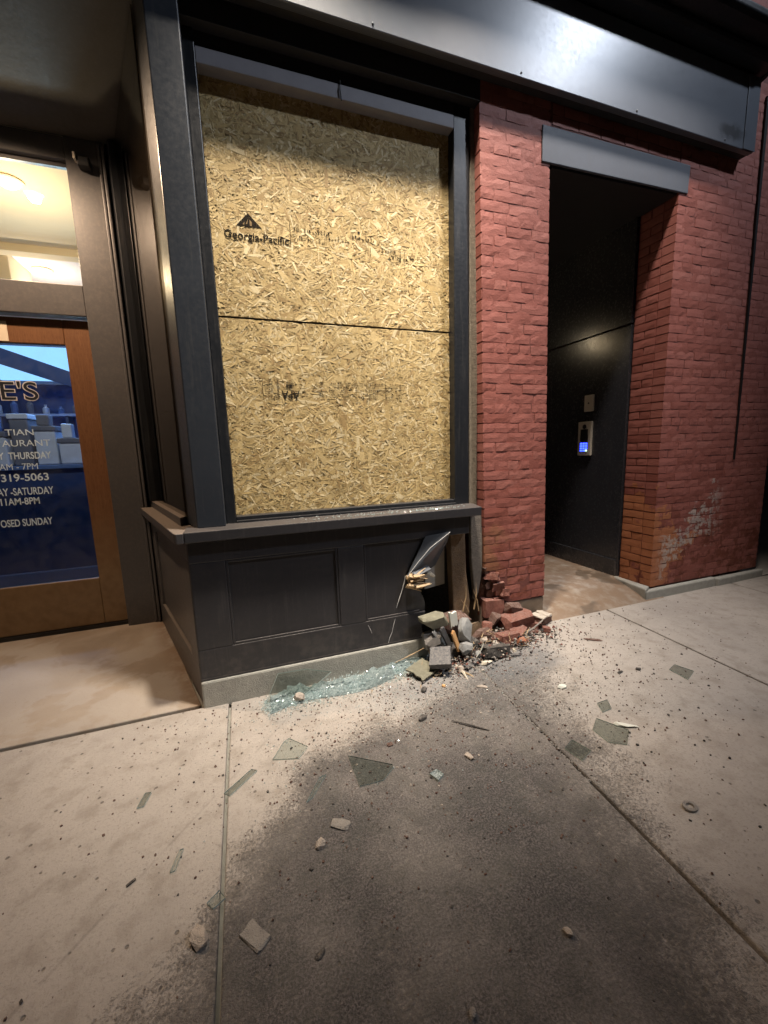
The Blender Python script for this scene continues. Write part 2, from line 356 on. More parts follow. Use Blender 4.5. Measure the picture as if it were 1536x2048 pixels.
# ------------------------------------------------------------------ mesh helpers
def link(name, me, m, parent=None, label=None, cat=None, group=None, kind=None):
    o = bpy.data.objects.new(name, me); COL.objects.link(o)
    if m is not None and me is not None and not me.materials:
        me.materials.append(M[m] if isinstance(m, str) else m)
    if parent is not None: o.parent = parent
    if label: o['label'] = label
    if cat: o['category'] = cat
    if group: o['group'] = group
    if kind: o['kind'] = kind
    return o
def empty(name, loc, label=None, cat=None, group=None, kind=None):
    o = link(name, None, None, None, label, cat, group, kind); o.location = loc; o.empty_display_size = .1
    return o
class MB:
    """collects boxes, prisms and tubes in world coordinates and builds ONE mesh"""
    def __init__(s): s.v = []; s.f = []
    def add(s, vs, fs):
        b = len(s.v); s.v += [tuple(v) for v in vs]; s.f += [tuple(b+i for i in f) for f in fs]; return s
    def box(s, x0, x1, y0, y1, z0, z1):
        return s.add([(x0,y0,z0),(x1,y0,z0),(x1,y1,z0),(x0,y1,z0),(x0,y0,z1),(x1,y0,z1),(x1,y1,z1),(x0,y1,z1)],
                     [(3,2,1,0),(4,5,6,7),(0,1,5,4),(1,2,6,5),(2,3,7,6),(3,0,4,7)])
    def prism(s, pts, d):          # polygon pts (3D) extruded by vector d
        n = len(pts); d = Vector(d)
        vs = [Vector(p) for p in pts] + [Vector(p)+d for p in pts]
        return s.add(vs, [tuple(range(n-1, -1, -1)), tuple(range(n, 2*n))] + [(i, (i+1) % n, n+(i+1) % n, n+i) for i in range(n)])
    def xz(s, pts, y0, y1): return s.prism([(x, y0, z) for x, z in pts], (0, y1-y0, 0))
    def xy(s, pts, z0, z1): return s.prism([(x, y, z0) for x, y in pts], (0, 0, z1-z0))
    def yz(s, pts, x0, x1): return s.prism([(x0, y, z) for y, z in pts], (x1-x0, 0, 0))
    def tube(s, path, rad, n=8):
        path = [Vector(p) for p in path]; rings = []
        for i, p in enumerate(path):
            t = (path[min(i+1, len(path)-1)] - path[max(i-1, 0)]).normalized()
            u = t.cross(Vector((0, 0, 1)));
            if u.length < .01: u = t.cross(Vector((1, 0, 0)))
            u.normalize(); w_ = t.cross(u); r = rad[i] if isinstance(rad, (list, tuple)) else rad
            rings.append([p + (u*math.cos(a) + w_*math.sin(a))*r for a in [2*math.pi*k/n for k in range(n)]])
        vs = [v for r in rings for v in r]; fs = []
        for i in range(len(path)-1):
            for k in range(n): fs.append((i*n+k, i*n+(k+1) % n, (i+1)*n+(k+1) % n, (i+1)*n+k))
        fs.append(tuple(range(n-1, -1, -1))); fs.append(tuple((len(path)-1)*n+k for k in range(n)))
        return s.add(vs, fs)
    def lathe(s, c, prof, axis='z', n=20):
        vs = []; c = Vector(c)
        for r, h in prof:
            for k in range(n):
                a = 2*math.pi*k/n; u, v = r*math.cos(a), r*math.sin(a)
                vs.append(c + (Vector((u, v, h)) if axis == 'z' else Vector((u, h, v)) if axis == 'y' else Vector((h, u, v))))
        fs = [(i*n+k, i*n+(k+1) % n, (i+1)*n+(k+1) % n, (i+1)*n+k) for i in range(len(prof)-1) for k in range(n)]
        fs.append(tuple(range(n-1, -1, -1))); fs.append(tuple((len(prof)-1)*n+k for k in range(n)))
        return s.add(vs, fs)
    def mesh(s, name):
        me = bpy.data.meshes.new(name); me.from_pydata(s.v, [], s.f)
        bm = bmesh.new(); bm.from_mesh(me); bmesh.ops.recalc_face_normals(bm, faces=bm.faces); bm.to_mesh(me); bm.free()
        return me
    def build(s, name, m, parent=None, bevel=0, smooth=False, **kw):
        me = s.mesh(name)
        if parent is not None and parent.type == 'EMPTY':
            off = world_loc(parent); me.transform(Matrix.Translation(-off))
        elif parent is not None:
            off = world_loc(parent); me.transform(Matrix.Translation(-off))
        o = link(name, me, m, parent, **kw)
        if smooth:
            for p in me.polygons: p.use_smooth = True
        if bevel:
            b = o.modifiers.new('bevel', 'BEVEL'); b.width = bevel; b.segments = 2; b.limit_method = 'ANGLE'; b.angle_limit = R(35)
        return o
def world_loc(o):
    v = Vector(o.location)
    while o.parent: o = o.parent; v = v + Vector(o.location)
    return v
def zg(x):
    t = min(1, max(0, (x-1.0)/1.3)); return .10*t*t*(3-2*t)

# ================================================================== SETTING
RET = (-.329, 2.549); RETB = (-.79, 4.03)          # splayed return of the bulkhead, in plan
YD = 4.03
road = MB().box(-40, 60, -14, -3.15, -.40, -.14).build('road', 'asphalt', kind='structure')
ground = MB().box(-40, 60, -3.2, 30, -.60, -.035).build('ground', 'curb_concrete', kind='structure')
side = empty('sidewalk', (0, 0, 0), kind='structure')
def slab(xa, xb, y0, y1, k):
    """one concrete flag: xa, xb are (x at y=0, slope) of its joints"""
    g = .0075; nx = 10 if k in (2, 3) else 3; vs = []; fs = []
    for top in (0, 1):
        for j, y in enumerate((y0+g, y1-g)):
            for i in range(nx+1):
                a = xa[0]+xa[1]*y+g; b = xb[0]+xb[1]*y-g; x = a+(b-a)*i/nx
                vs.append((x, y, zg(x) if top else -.03))
    n = nx+1
    for i in range(nx):
        fs += [(2*n+i, 2*n+i+1, 3*n+i+1, 3*n+i), (i, n+i, n+i+1, i+1), (i, i+1, 2*n+i+1, 2*n+i), (n+i+1, n+i, 3*n+i, 3*n+i+1)]
    fs += [(0, 2*n, 3*n, n), (n-1, 2*n-1, 4*n-1, 3*n-1)]
    MB().add(vs, fs).build('slab', 'sidewalk_concrete', side, bevel=.007)
J = [(-4.9, 0), (-3.33, 0), (-1.75, 0), (-.187, .004), (1.325, .055), (2.745, .07), (4.45, .05), (6.0, 0), (7.6, 0), (9.2, 0)]
for k in range(len(J)-1):
    for y0, y1 in ((.30, 2.56), (-1.25, .30), (-2.8, -1.25)):
        slab(J[k], J[k+1], y0, y1, k-1)
MB().box(-20, 30, -3.05, -2.80, -.2, .0).build('kerb', 'curb_concrete', kind='structure', bevel=.02)
far = MB(); far.xy([(9.2, -2.8), (30, -2.8), (30, 9), (5.1, 9), (5.1, 2.57), (9.2, 2.57)], -.03, .10)
far.build('side_street', 'sidewalk_concrete', kind='structure')
# entry floor between the door and the pavement
ev = [(-4.9, 2.575, .006), (-.345, 2.575, .006), (RETB[0]+.02, YD+.03, .065), (-4.9, YD+.03, .065)]
MB().prism(ev, (0, 0, -.06)).build('entry_floor', 'entry_concrete', kind='structure', bevel=.006)
# ramped floor of the side doorway
df = MB()
pts = [(2.53, .100), (2.62, .135), (2.95, .205), (4.45, .20), (4.45, -.02), (2.53, -.02)]
df.yz([(y, z) for y, z in pts], 2.26, 3.62)
df.build('doorway_floor', 'entry_concrete', kind='structure')

# ================================================================== BRICKWORK
random.seed(4)
def brick_mesh(L, h, d, seed):
    """one brick, its face slightly uneven with worn arrises; face at y=0, body behind, centred in x and z"""
    rn = random.Random(seed); nx, nz_ = 4, 2; vs = []; fs = []
    e = .0016
    for j in range(nz_+1):
        for i in range(nx+1):
            x = -L/2+L*i/nx; z = -h/2+h*j/nz_; ed = (i in (0, nx)) + (j in (0, nz_))
            y = rn.uniform(-.0014, .0010) + (e*.8 if ed == 1 else e*1.3 if ed == 2 else 0)
            if i in (0, nx): x *= 1-.004*rn.random()
            if j in (0, nz_): z += rn.uniform(-.0018, .0018)
            vs.append((x, y, z))
    n = nx+1
    for j in range(nz_):
        for i in range(nx): fs.append((j*n+i, j*n+i+1, (j+1)*n+i+1, (j+1)*n+i))
    ring = [i for i in range(n)] + [j*n+nx for j in range(1, nz_+1)] + [nz_*n+i for i in range(nx-1, -1, -1)] + [j*n for j in range(nz_-1, 0, -1)]
    b = len(vs)
    for i in ring: vs.append((vs[i][0], d, vs[i][2]))
    m_ = len(ring)
    for k in range(m_): fs.append((ring[(k+1) % m_], ring[k], b+k, b+(k+1) % m_))
    fs.append(tuple(b+k for k in range(m_)))
    me = bpy.data.meshes.new('brick'); me.from_pydata(vs, [], fs); me.materials.append(M['painted_brick'])
    return me
CH = .0705
LENS = (.05, .08, .105, .14, .175, .212)
BM = {L: [brick_mesh(L, CH-.0085, .11, 31*i+int(L*1000)) for i in range(6)] for L in LENS}
def course(width, k, rn):
    """lengths of the bricks in course k of a wall this wide"""
    full = .222; out = []; x = 0
    header = k % 6 == 3
    if k % 2: first = .112
    else: first = full
    while x < width-.001:
        L = first if not out else (.112 if header else full)
        L += rn.uniform(-.020, .020) if L > .15 else rn.uniform(-.012, .012)
        if width-(x+L) < .075: L = width-x
        out.append((x, min(L, width-x))); x += L
    return out
def lay(spec, parent, name='brick'):
    """spec: (origin of the brick's centre, length, facing angle, tilt)"""
    loc, L, rz, tilt, me = spec
    o = bpy.data.objects.new(name, me); COL.objects.link(o); o.parent = parent
    o.location = Vector(loc)-world_loc(parent); o.rotation_euler = (0, tilt, rz)
    ml = me['L'] if 'L' in me else None
    return o
def spec(cx, y, cz, L, rz, rn, proud=.0):
    LL = min(LENS, key=lambda a: abs(a-(L-.009))); me = rn.choice(BM[LL])
    return [(cx, y+rn.uniform(-.0010, .0010), cz+rn.uniform(-.0022, .0022)), L-.0085, LL, rz, rn.uniform(-.008, .008), me]
def place(sp, parent):
    (loc, L, LL, rz, tilt, me) = sp
    o = bpy.data.objects.new('brick', me); COL.objects.link(o); o.parent = parent
    o.location = Vector(loc)-world_loc(parent); o.rotation_euler = (0, tilt, rz); o.scale = (L/LL, 1, 1)
    return o
# --- pier between window and doorway (leans a little)
pier = empty('brick_pier', (1.98, 2.6, .1), 'red painted brick pier with broken base between boarded window and dark doorway', 'pier')
def lean(z): return (3.5-z)*.021
core = MB(); d = .0034
def pc(x, z): return (x+lean(z), z)
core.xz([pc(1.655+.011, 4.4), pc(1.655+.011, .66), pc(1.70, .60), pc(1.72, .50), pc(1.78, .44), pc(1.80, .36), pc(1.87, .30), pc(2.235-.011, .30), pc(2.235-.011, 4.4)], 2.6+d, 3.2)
co = core.build('mortar_core', 'shaded_joint', pier)
rn = random.Random(11); nb = 0
for k in range(int((4.02-.30)/CH)):
    zc = .30+CH*(k+.5)
    for x, L in course(.58, k, rn):
        cx = 1.655+lean(zc)+x+L/2; yj = rn.uniform(-.0008, .0010)
        if zc < .64 and cx < 1.80+(.64-zc)*.55: continue      # knocked out
        if zc < .5: yj += rn.uniform(-.002, .004)
        place(spec(cx, 2.6+yj, zc, L, 0, rn), co); nb += 1
# doorway side of the pier, seen from the right
for k in range(0, int((3.46-.30)/CH)):
    zc = .30+CH*(k+.5); x0 = 2.235+lean(zc)
    for y, L in (((.115, .222),) if k % 2 else ((.115, .11), (.225, .22))):
        place(spec(x0, 2.6+y+L/2, zc, L, R(90), rn), co)
def joint_skin(x0, x1, z0, z1, fx, seed, parent):
    n, m_ = int((x1-x0)/.022), int((z1-z0)/.018); vs = []; fs = []
    for j in range(m_+1):
        z = z0+(z1-z0)*j/m_
        for i in range(n+1):
            x = x0+(x1-x0)*i/n
            a = noise.noise(Vector((x*9, z*14, seed)))*.0042+noise.noise(Vector((x*38, z*38, seed+5)))*.0022
            vs.append((x+fx(z), 2.6+max(-.0004, min(.0050, .0024+a)), z))
    for j in range(m_):
        for i in range(n): q = j*(n+1)+i; fs.append((q, q+1, q+n+2, q+n+1))
    me = bpy.data.meshes.new('joint_skin'); me.from_pydata([tuple(Vector(v)-world_loc(parent)) for v in vs], [], fs)
    for p_ in me.polygons: p_.use_smooth = True
    return link('joint_skin', me, 'painted_brick', parent)
joint_skin(1.668, 2.222, .66, 4.1, lean, 3, pier)
# concrete footing the pier stands on
ft = MB(); ft.xy([(1.70, 2.612), (2.30, 2.605), (2.31, 3.2), (1.70, 3.2)], -.03, .297)
ft.build('footing', 'entry_concrete', pier, bevel=.015)
BROKEN_PIER = pier

# --- wall right of the doorway
wall = empty('brick_wall', (4.2, 2.6, .1), 'wide red painted brick wall right of doorway, paint flaking to bare orange near its base', 'wall')
wc = MB()
X0, X1 = 3.513, 5.06
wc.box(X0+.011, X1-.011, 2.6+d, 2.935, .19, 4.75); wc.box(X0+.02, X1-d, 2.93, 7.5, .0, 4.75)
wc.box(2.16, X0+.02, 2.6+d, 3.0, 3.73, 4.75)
wco = wc.build('mortar_core', 'shaded_joint', wall)
rn = random.Random(21); specs = []
for k in range(int((4.45-.19)/CH)):
    zc = .19+CH*(k+.5)
    for x, L in course(X1-X0, k, rn):
        cx = X0+x+L/2
        if zc > 3.85 and cx < 4.15: continue
        specs.append(spec(cx, 2.6+rn.uniform(-.0008, .0012), zc, L, 0, rn))
    if zc < 3.5:
        for y, L in (((.113, .215),) if k % 2 else ((.113, .108), (.221, .107))):
            specs.append(spec(X0+rn.uniform(-.002, .003), 2.6+y+L/2, zc, L, R(-90), rn))
for k in range(2):
    for x, L in course(X0-2.24, k, rn): specs.append(spec(2.24+x+L/2, 2.6, 3.735+CH*(k+.5), L, 0, rn))
specs.sort(key=lambda s_: (Vector(s_[0])-Vector((0, 0, 1.55))).length - (.5 if s_[3] == 0 else 0))
for s_ in specs[:292]: place(s_, wco)
rest = MB()
for (loc, L, LL, rz, tilt, me) in specs[292:]:
    mt = Matrix.Translation(loc) @ Matrix.Rotation(rz, 4, 'Z') @ Matrix.Rotation(tilt, 4, 'Y') @ Matrix.Diagonal((L/LL, 1, 1, 1))
    rest.add([mt @ v.co for v in me.vertices], [tuple(p.vertices) for p in me.polygons])
ro = rest.build('distant_bricks', 'painted_brick', wall); ro['kind'] = 'stuff'
joint_skin(3.526, 5.04, .195, 4.5, lambda z: 0, 8, wall)
# tapering open joint in the wall
MB().xz([(4.462, 4.4), (4.500, 4.4), (4.516, 2.3), (4.522, 1.34), (4.514, 1.34), (4.498, 2.3)], 2.585, 2.60).build('open_joint', 'black_metal', wall)
# low kerb stones round the wall's foot
ks = MB(); ks.prism([(3.40, 2.545, -.02), (4.36, 2.550, -.02), (4.36, 2.60, -.02), (3.50, 2.60, -.02)], (0, 0, .205)); ks.build('kerb_stone', 'curb_concrete', wall, bevel=.012)
ks = MB(); ks.prism([(4.37, 2.535, -.02), (5.10, 2.55, -.02), (5.10, 2.60, -.02), (4.37, 2.60, -.02)], (0, 0, .195)); ks.build('kerb_stone', 'curb_concrete', wall, bevel=.014)
ks = MB(); ks.prism([(3.40, 2.55, -.02), (3.51, 2.60, -.02), (3.51, 2.95, -.02), (3.455, 2.95, -.02)], (0, 0, .225)); ks.build('kerb_stone', 'curb_concrete', wall, bevel=.012)
# upper storey of the building, above the cornice
MB().box(-5, 5.06, 2.68, 7.5, 4.76, 9).build('upper_wall', 'painted_brick', label='plain red brick upper storey above the storefront cornice', cat='wall')

# --- lintel
MB().xz([(2.155, 3.492), (3.612, 3.518), (3.62, 3.728), (2.153, 3.722)], 2.592, 2.611).build('stone_lintel', 'lintel_paint', bevel=.006, label='blue-grey painted lintel beam over the dark side doorway', cat='lintel')

# --- dark wall inside the doorway
dw = empty('doorway_wall', (3.5, 3.5, .2), 'dark glossy painted panel wall inside the brick doorway holding the intercom', 'wall')
MB().box(3.497, 3.53, 2.94, 4.45, .20, 2.607).build('lower_panel', 'door_recess_paint', dw, bevel=.004)
MB().box(3.492, 3.53, 2.94, 4.45, 2.617, 3.60).build('upper_panel', 'door_recess_paint', dw, bevel=.004)
MB().box(3.475, 3.4965, 2.945, 4.45, .20, .375).build('baseboard', 'door_recess_paint', dw, bevel=.008)
MB().box(2.26, 3.49, 4.45, 4.6, .19, 3.6).build('recess_door', 'door_recess_paint', label='dark door at the back of the side doorway', cat='door')
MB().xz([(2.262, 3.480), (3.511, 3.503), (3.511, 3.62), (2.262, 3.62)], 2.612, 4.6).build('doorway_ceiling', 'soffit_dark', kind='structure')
MB().box(2.2, 2.262, 3.2, 4.6, .0, 3.6).build('doorway_side', 'door_recess_paint', kind='structure')

# --- intercom and the small plate over it
ic = empty('intercom', (3.497, 3.40, 1.59), 'steel intercom panel with glowing blue keypad on dark doorway wall', 'intercom')
MB().box(3.470, 3.4968, 3.318, 3.492, 1.41, 1.765).build('case', 'steel', ic, bevel=.006)
MB().lathe((3.468, 3.405, 1.712), [(.024, 0), (.022, -.004), (.014, -.006)], 'x', 18).build('camera_lens', 'dark_plastic', ic)
MB().box(3.4665, 3.4697, 3.355, 3.455, 1.555, 1.685).build('speaker_grille', 'dark_plastic', ic, bevel=.003)
kp = MB().box(3.4668, 3.4698, 3.352, 3.458, 1.450, 1.548).build('keypad', 'dark_plastic', ic)
for r in range(4):
    for c in range(3):
        y = 3.450-c*.034; z = 1.544-r*.024
        MB().box(3.4640, 3.4666, y-.026, y, z-.018, z).build('key', 'key_lit' if (r == 3 and c == 2) else 'key_blue', kp)
pl = empty('key_switch', (3.497, 3.37, 1.95), 'small blank steel plate with centre button above the intercom', 'switch')
MB().box(3.476, 3.4968, 3.315, 3.43, 1.866, 2.034).build('plate', 'steel', pl, bevel=.005)
MB().lathe((3.474, 3.372, 1.950), [(.009, .002), (.009, -.002), (.006, -.004)], 'x', 12).build('button', 'dark_plastic', pl)

# ================================================================== CORNICE
cor = empty('storefront_cornice', (1.5, 2.5, 3.87), 'slate blue metal sign fascia and cornice running over window and doorway', 'cornice')
MB().box(-4.5, 4.205, 2.50, 2.545, 3.868, 4.405).build('fascia', 'fascia_paint', cor, bevel=.006)
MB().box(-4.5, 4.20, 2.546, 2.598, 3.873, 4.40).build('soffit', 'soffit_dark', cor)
MB().box(4.07, 4.212, 2.494, 2.4995, 3.872, 4.40).build('end_trim', 'fascia_paint', cor, bevel=.002)
mo = MB()
mo.yz([(2.68, 4.408), (2.53, 4.408), (2.53, 4.425), (2.42, 4.432), (2.392, 4.445), (2.385, 4.465), (2.395, 4.49), (2.36, 4.50), (2.30, 4.515), (2.275, 4.54), (2.272, 4.575), (2.29, 4.60), (2.42, 4.66), (2.68, 4.755)], -4.5, 4.24)
mo.build('crown_moulding', 'frame_paint', cor, bevel=.006)
MB().yz([(2.68, 4.408), (2.53, 4.408), (2.385, 4.45), (2.272, 4.56), (2.42, 4.66), (2.68, 4.755)], 4.241, 4.275).build('end_cap', 'frame_paint', cor, bevel=.004)
for x in (.9, 1.9, 2.9, 3.85):
    MB().lathe((x, 2.4995, 3.895), [(.007, .0), (.006, -.004), (.003, -.006)], 'y', 10).build('screw', 'fascia_paint', cor)

# ================================================================== WINDOW
win = empty('storefront_window', (.7, 2.6, 1.05), 'black and slate framed shop window, its glass gone, boarded from inside', 'window')
MB().xy([(-.105, 2.57), (-.262, 2.57), (-.345, 2.835), (-.20, 2.88), (-.105, 2.70)], 1.118, 3.95).build('corner_post', 'post_paint', win, bevel=.006)
MB().box(-.1045, -.046, 2.655, 2.765, 1.118, 3.80).build('frame_stile', 'frame_paint', win, bevel=.005)
MB().box(1.500, 1.618, 2.665, 2.765, 1.118, 3.80).build('frame_stile', 'frame_paint', win, bevel=.005)
MB().box(-.0455, 1.4995, 2.665, 2.738, 1.112, 1.158).build('frame_rail', 'frame_paint', win, bevel=.005)
MB().box(-.0455, 1.4995, 2.64, 2.6645, 1.118, 1.135).build('glazing_bead', 'frame_paint', win, bevel=.003)
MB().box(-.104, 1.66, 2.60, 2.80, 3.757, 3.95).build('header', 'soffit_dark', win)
MB().box(-.045, 1.499, 2.660, 2.735, 3.606, 3.684).build('head_strip', 'grey_band', win, bevel=.003)
MB().box(-.045, 1.499, 2.664, 2.735, 3.6845, 3.7565).build('head_fill', 'soffit_dark', win)
MB().tube([(.740, 2.655, 3.70), (.736, 2.652, 3.65), (.744, 2.652, 3.595)], .004, 6).build('hanging_wire', 'black_metal', win)
MB().box(-.06, 1.66, 2.80, 2.84, 1.0, 3.95).build('backing_wall', 'soffit_dark', win)
# sill: front length and the piece along the splayed return
MB().yz([(2.497, 1.050), (2.497, 1.112), (2.60, 1.124), (2.70, 1.117), (2.70, 1.050)], -.330, 1.625)  .build('sill', 'slate_paint', win, bevel=.005)
uv = (Vector(RETB)-Vector(RET)).normalized(); nv = Vector((-uv.y, uv.x))      # outward normal of the return points left
def rp(t, o):                                                                  # point at t metres along the return, o out from it
    p = Vector(RET)+uv*t+nv*o; return (p.x, p.y)
RL = (Vector(RETB)-Vector(RET)).length
MB().xy([(-.372, 2.497), (-.333, 2.497), (-.333, 2.60), rp(.12, -.10), rp(RL-.005, -.10), rp(RL-.005, .062), rp(0, .062)], 1.050, 1.110).build('side_sill', 'sill_paint', win, bevel=.005)
# window in the return
MB().xy([rp(.22, -.02), rp(RL-.01, -.02), rp(RL-.01, -.10), rp(.30, -.10)], 1.112, 1.165).build('side_rail', 'sill_paint', win, bevel=.005)
MB().xy([rp(RL-.01, -.01), rp(RL-.14, -.01), rp(RL-.14, -.10), rp(RL-.01, -.10)], 1.166, 3.9).build('side_stile', 'frame_paint', win, bevel=.005)
MB().xy([rp(.24, -.055), rp(RL-.14, -.055), rp(RL-.14, -.065), rp(.24, -.065)], 1.166, 3.9).build('side_pane', 'dark_pane', win)
MB().xy([rp(.24, -.12), rp(RL, -.12), rp(RL, -.14), rp(.24, -.14)], 1.0, 3.9).build('side_backing', 'entry_paint', win)
# raw jamb between the frame and the pier
MB().box(1.628, 1.690, 2.668, 2.76, 1.10, 3.90).build('jamb_strip', 'caulk', win, bevel=.004)

# --- boards
def strands(x0, x1, z0, z1, y, n, seed):
    rn = random.Random(seed); vs = []; fs = []; cols = []
    for i in range(n):
        a = rn.gauss(.15, 1.0) if rn.random() < .75 else rn.uniform(-1.6, 1.6)
        L = rn.uniform(.02, .085)*(.8+.4*rn.random()); W = rn.uniform(.004, .016)
        if rn.random() < .045: L *= 1.5; W *= 2.4
        cx, cz = rn.uniform(x0, x1), rn.uniform(z0, z1)
        t = i/n; yy = y-.0004-t*.0046
        ux, uz = math.cos(a)*L/2, math.sin(a)*L/2; vx, vz = -math.sin(a)*W/2, math.cos(a)*W/2
        tl = rn.uniform(-.0006, .0006); tw = rn.uniform(-.0006, .0006)
        pts = []
        for s1, s2 in ((-1, -rn.uniform(.5, 1)), (rn.uniform(-.3, .3), -1), (1, -rn.uniform(.5, 1)), (1, rn.uniform(.5, 1)), (rn.uniform(-.3, .3), 1), (-1, rn.uniform(.5, 1))):
            px = min(x1, max(x0, cx+ux*s1+vx*s2)); pz = min(z1, max(z0, cz+uz*s1+vz*s2))
            pts.append((px, yy+tl*s1+tw*s2, pz))
        b = len(vs); vs += pts; fs.append(tuple(range(b, b+6)))
        u = rn.random()
        if u < .16: c = (.74, .62, .38)
        elif u < .55: c = (.57, .43, .205)
        elif u < .86: c = (.44, .31, .125)
        else: c = (.27, .165, .060)
        c = tuple(.72*a_+.28*b_ for a_, b_ in zip(c, (.56, .415, .185)))
        g = rn.uniform(1.0, 1.26); cols.append((c[0]*g, c[1]*g, c[2]*g, 1))
    me = bpy.data.meshes.new('strands'); me.from_pydata(vs, [], fs)
    at = me.color_attributes.new('tone', 'FLOAT_COLOR', 'CORNER')
    k = 0
    for p, c in zip(me.polygons, cols):
        for li in p.loop_indices: at.data[li].color = c
    me.materials.append(M['osb_strand'])
    return me
def text_mesh(body, size, mname, ext=0.0, off=0.0, spacing=1.0, align='LEFT', shear=0.0):
    cu = bpy.data.curves.new('lettering', 'FONT'); cu.body = body; cu.size = size; cu.extrude = ext; cu.offset = off; cu.space_character = spacing; cu.align_x = align; cu.shear = shear
    o = bpy.data.objects.new('t', cu); COL.objects.link(o)
    bpy.context.view_layer.update()
    me = bpy.data.meshes.new_from_object(o.evaluated_get(bpy.context.evaluated_depsgraph_get()))
    bpy.data.objects.remove(o); bpy.data.curves.remove(cu)
    me.materials.clear(); me.materials.append(M[mname]); return me
def put_text(name, body, x, y, z, size, mname, parent, width=None, flip=False, off=0.0, ext=.0004, align='LEFT', xs=1.0, vscale=1.0):
    me = text_mesh(body, size, mname, ext, off, align=align)
    xsv = [v.co.x for v in me.vertices]; wd = max(xsv)-min(xsv)
    sx = (width/wd) if width else xs
    me.transform(Matrix.Diagonal((sx, vscale, 1, 1)))
    if align == 'RIGHT': me.transform(Matrix.Translation((-max(v.co.x for v in me.vertices), 0, 0)))
    else: me.transform(Matrix.Translation((-min(v.co.x for v in me.vertices), 0, 0)))
    me.transform(Matrix.Rotation(R(90), 4, 'X'))
    if flip: me.transform(Matrix.Rotation(R(180), 4, 'Y'))
    o = link(name, me, None, parent); o.location = Vector((x, y, z))-world_loc(parent); return o
ub = empty('plywood_board', (.73, 2.74, 2.365), 'upper pale strand board sheet with black triangle logo stamp behind window frame', 'board')
MB().box(-.045, 1.499, 2.740, 2.752, 2.364, 3.655).build('core', 'osb_core', ub)
o = link('strands', strands(-.045, 1.499, 2.364, 3.655, 2.740, 21000, 5), None, ub, kind='stuff'); o.location = -world_loc(ub)
lb = empty('plywood_board', (.73, 2.74, 1.15), 'lower pale strand board sheet under the long seam behind window frame', 'board')
MB().box(-.045, 1.499, 2.741, 2.753, 1.150, 2.353).build('core', 'osb_core', lb)
o = link('strands', strands(-.045, 1.499, 1.150, 2.353, 2.741, 20000, 6), None, lb, kind='stuff'); o.location = -world_loc(lb)
YT = 2.7335
put_text('stamp_name', 'Georgia-Pacific', .025, YT, 2.800, .062, 'stamp_bold', ub, width=.37, off=.0006)
lg = MB()
lg.xz([(.165, 2.945), (.095, 2.872), (.240, 2.872)], YT, YT+.0004)
lg.build('stamp_logo', 'stamp_bold', ub)
MB().xz([(.165, 2.915), (.150, 2.885), (.158, 2.885)], YT-.0006, YT-.0002).xz([(.172, 2.912), (.172, 2.878), (.184, 2.878), (.184, 2.90)], YT-.0006, YT-.0002).xz([(.145, 2.898), (.130, 2.880), (.140, 2.880)], YT-.0006, YT-.0002).build('stamp_logo_gap', 'osb_core', ub)
MB().box(.405, .409, YT, YT+.0004, 2.79, 2.93).build('stamp_rule', 'stamp_ink', ub)
rn = random.Random(9)
st = MB()
for (xa, za, n_) in ((.43, 2.885, 14), (.43, 2.835, 12), (.62, 2.86, 10), (.80, 2.885, 9), (1.0, 2.835, 7), (1.05, 2.80, 10)):
    x = xa
    for _ in range(n_):
        w_ = rn.uniform(.008, .028); hh = rn.uniform(.006, .03); st.box(x, x+w_*.5, YT, YT+.0004, za, za+hh); x += w_
for x, z0, z1 in ((.92, 2.79, 2.85), (1.13, 2.78, 2.86), (1.16, 2.74, 2.87)): st.box(x, x+.003, YT, YT+.0004, z0, z1)
st.build('stamp_smudges', 'stamp_ink', ub)['kind'] = 'stuff'
MB().lathe((.845, YT, 2.93), [(.007, .0004), (.007, 0)], 'y', 10).build('nail_hole', 'dark_plastic', ub)
MB().lathe((.822, YT, 2.905), [(.005, .0004), (.005, 0)], 'y', 10).build('nail_hole', 'dark_plastic', ub)
# lower stamp, printed upside down
put_text('stamp_mark', 'APA', .405, YT, 1.935, .07, 'stamp_bold', lb, width=.115, flip=True, off=.0008)
s2 = MB(); s2.lathe((.347, YT, 1.975), [(.026, .0004), (.026, 0)], 'y', 18); s2.build('stamp_seal', 'stamp_ink', lb)
s3 = MB()
for x in (.175, .265, .272, .905, .995): s3.box(x, x+.004, YT, YT+.0004, 1.885, 2.005)
rn = random.Random(2)
for r in range(5):
    for x0, x1 in ((.19, .26), (.49, .56), (.60, .90), (.915, .985), (1.0, 1.12)):
        x = x0
        while x < x1:
            w_ = rn.uniform(.006, .016)
            if rn.random() < .72: s3.box(x, min(x1, x+w_), YT, YT+.0004, 1.892+r*.023, 1.892+r*.023+rn.uniform(.004, .011))
            x += w_+.004
s3.build('stamp_lines', 'stamp_ink', lb)['kind'] = 'stuff'

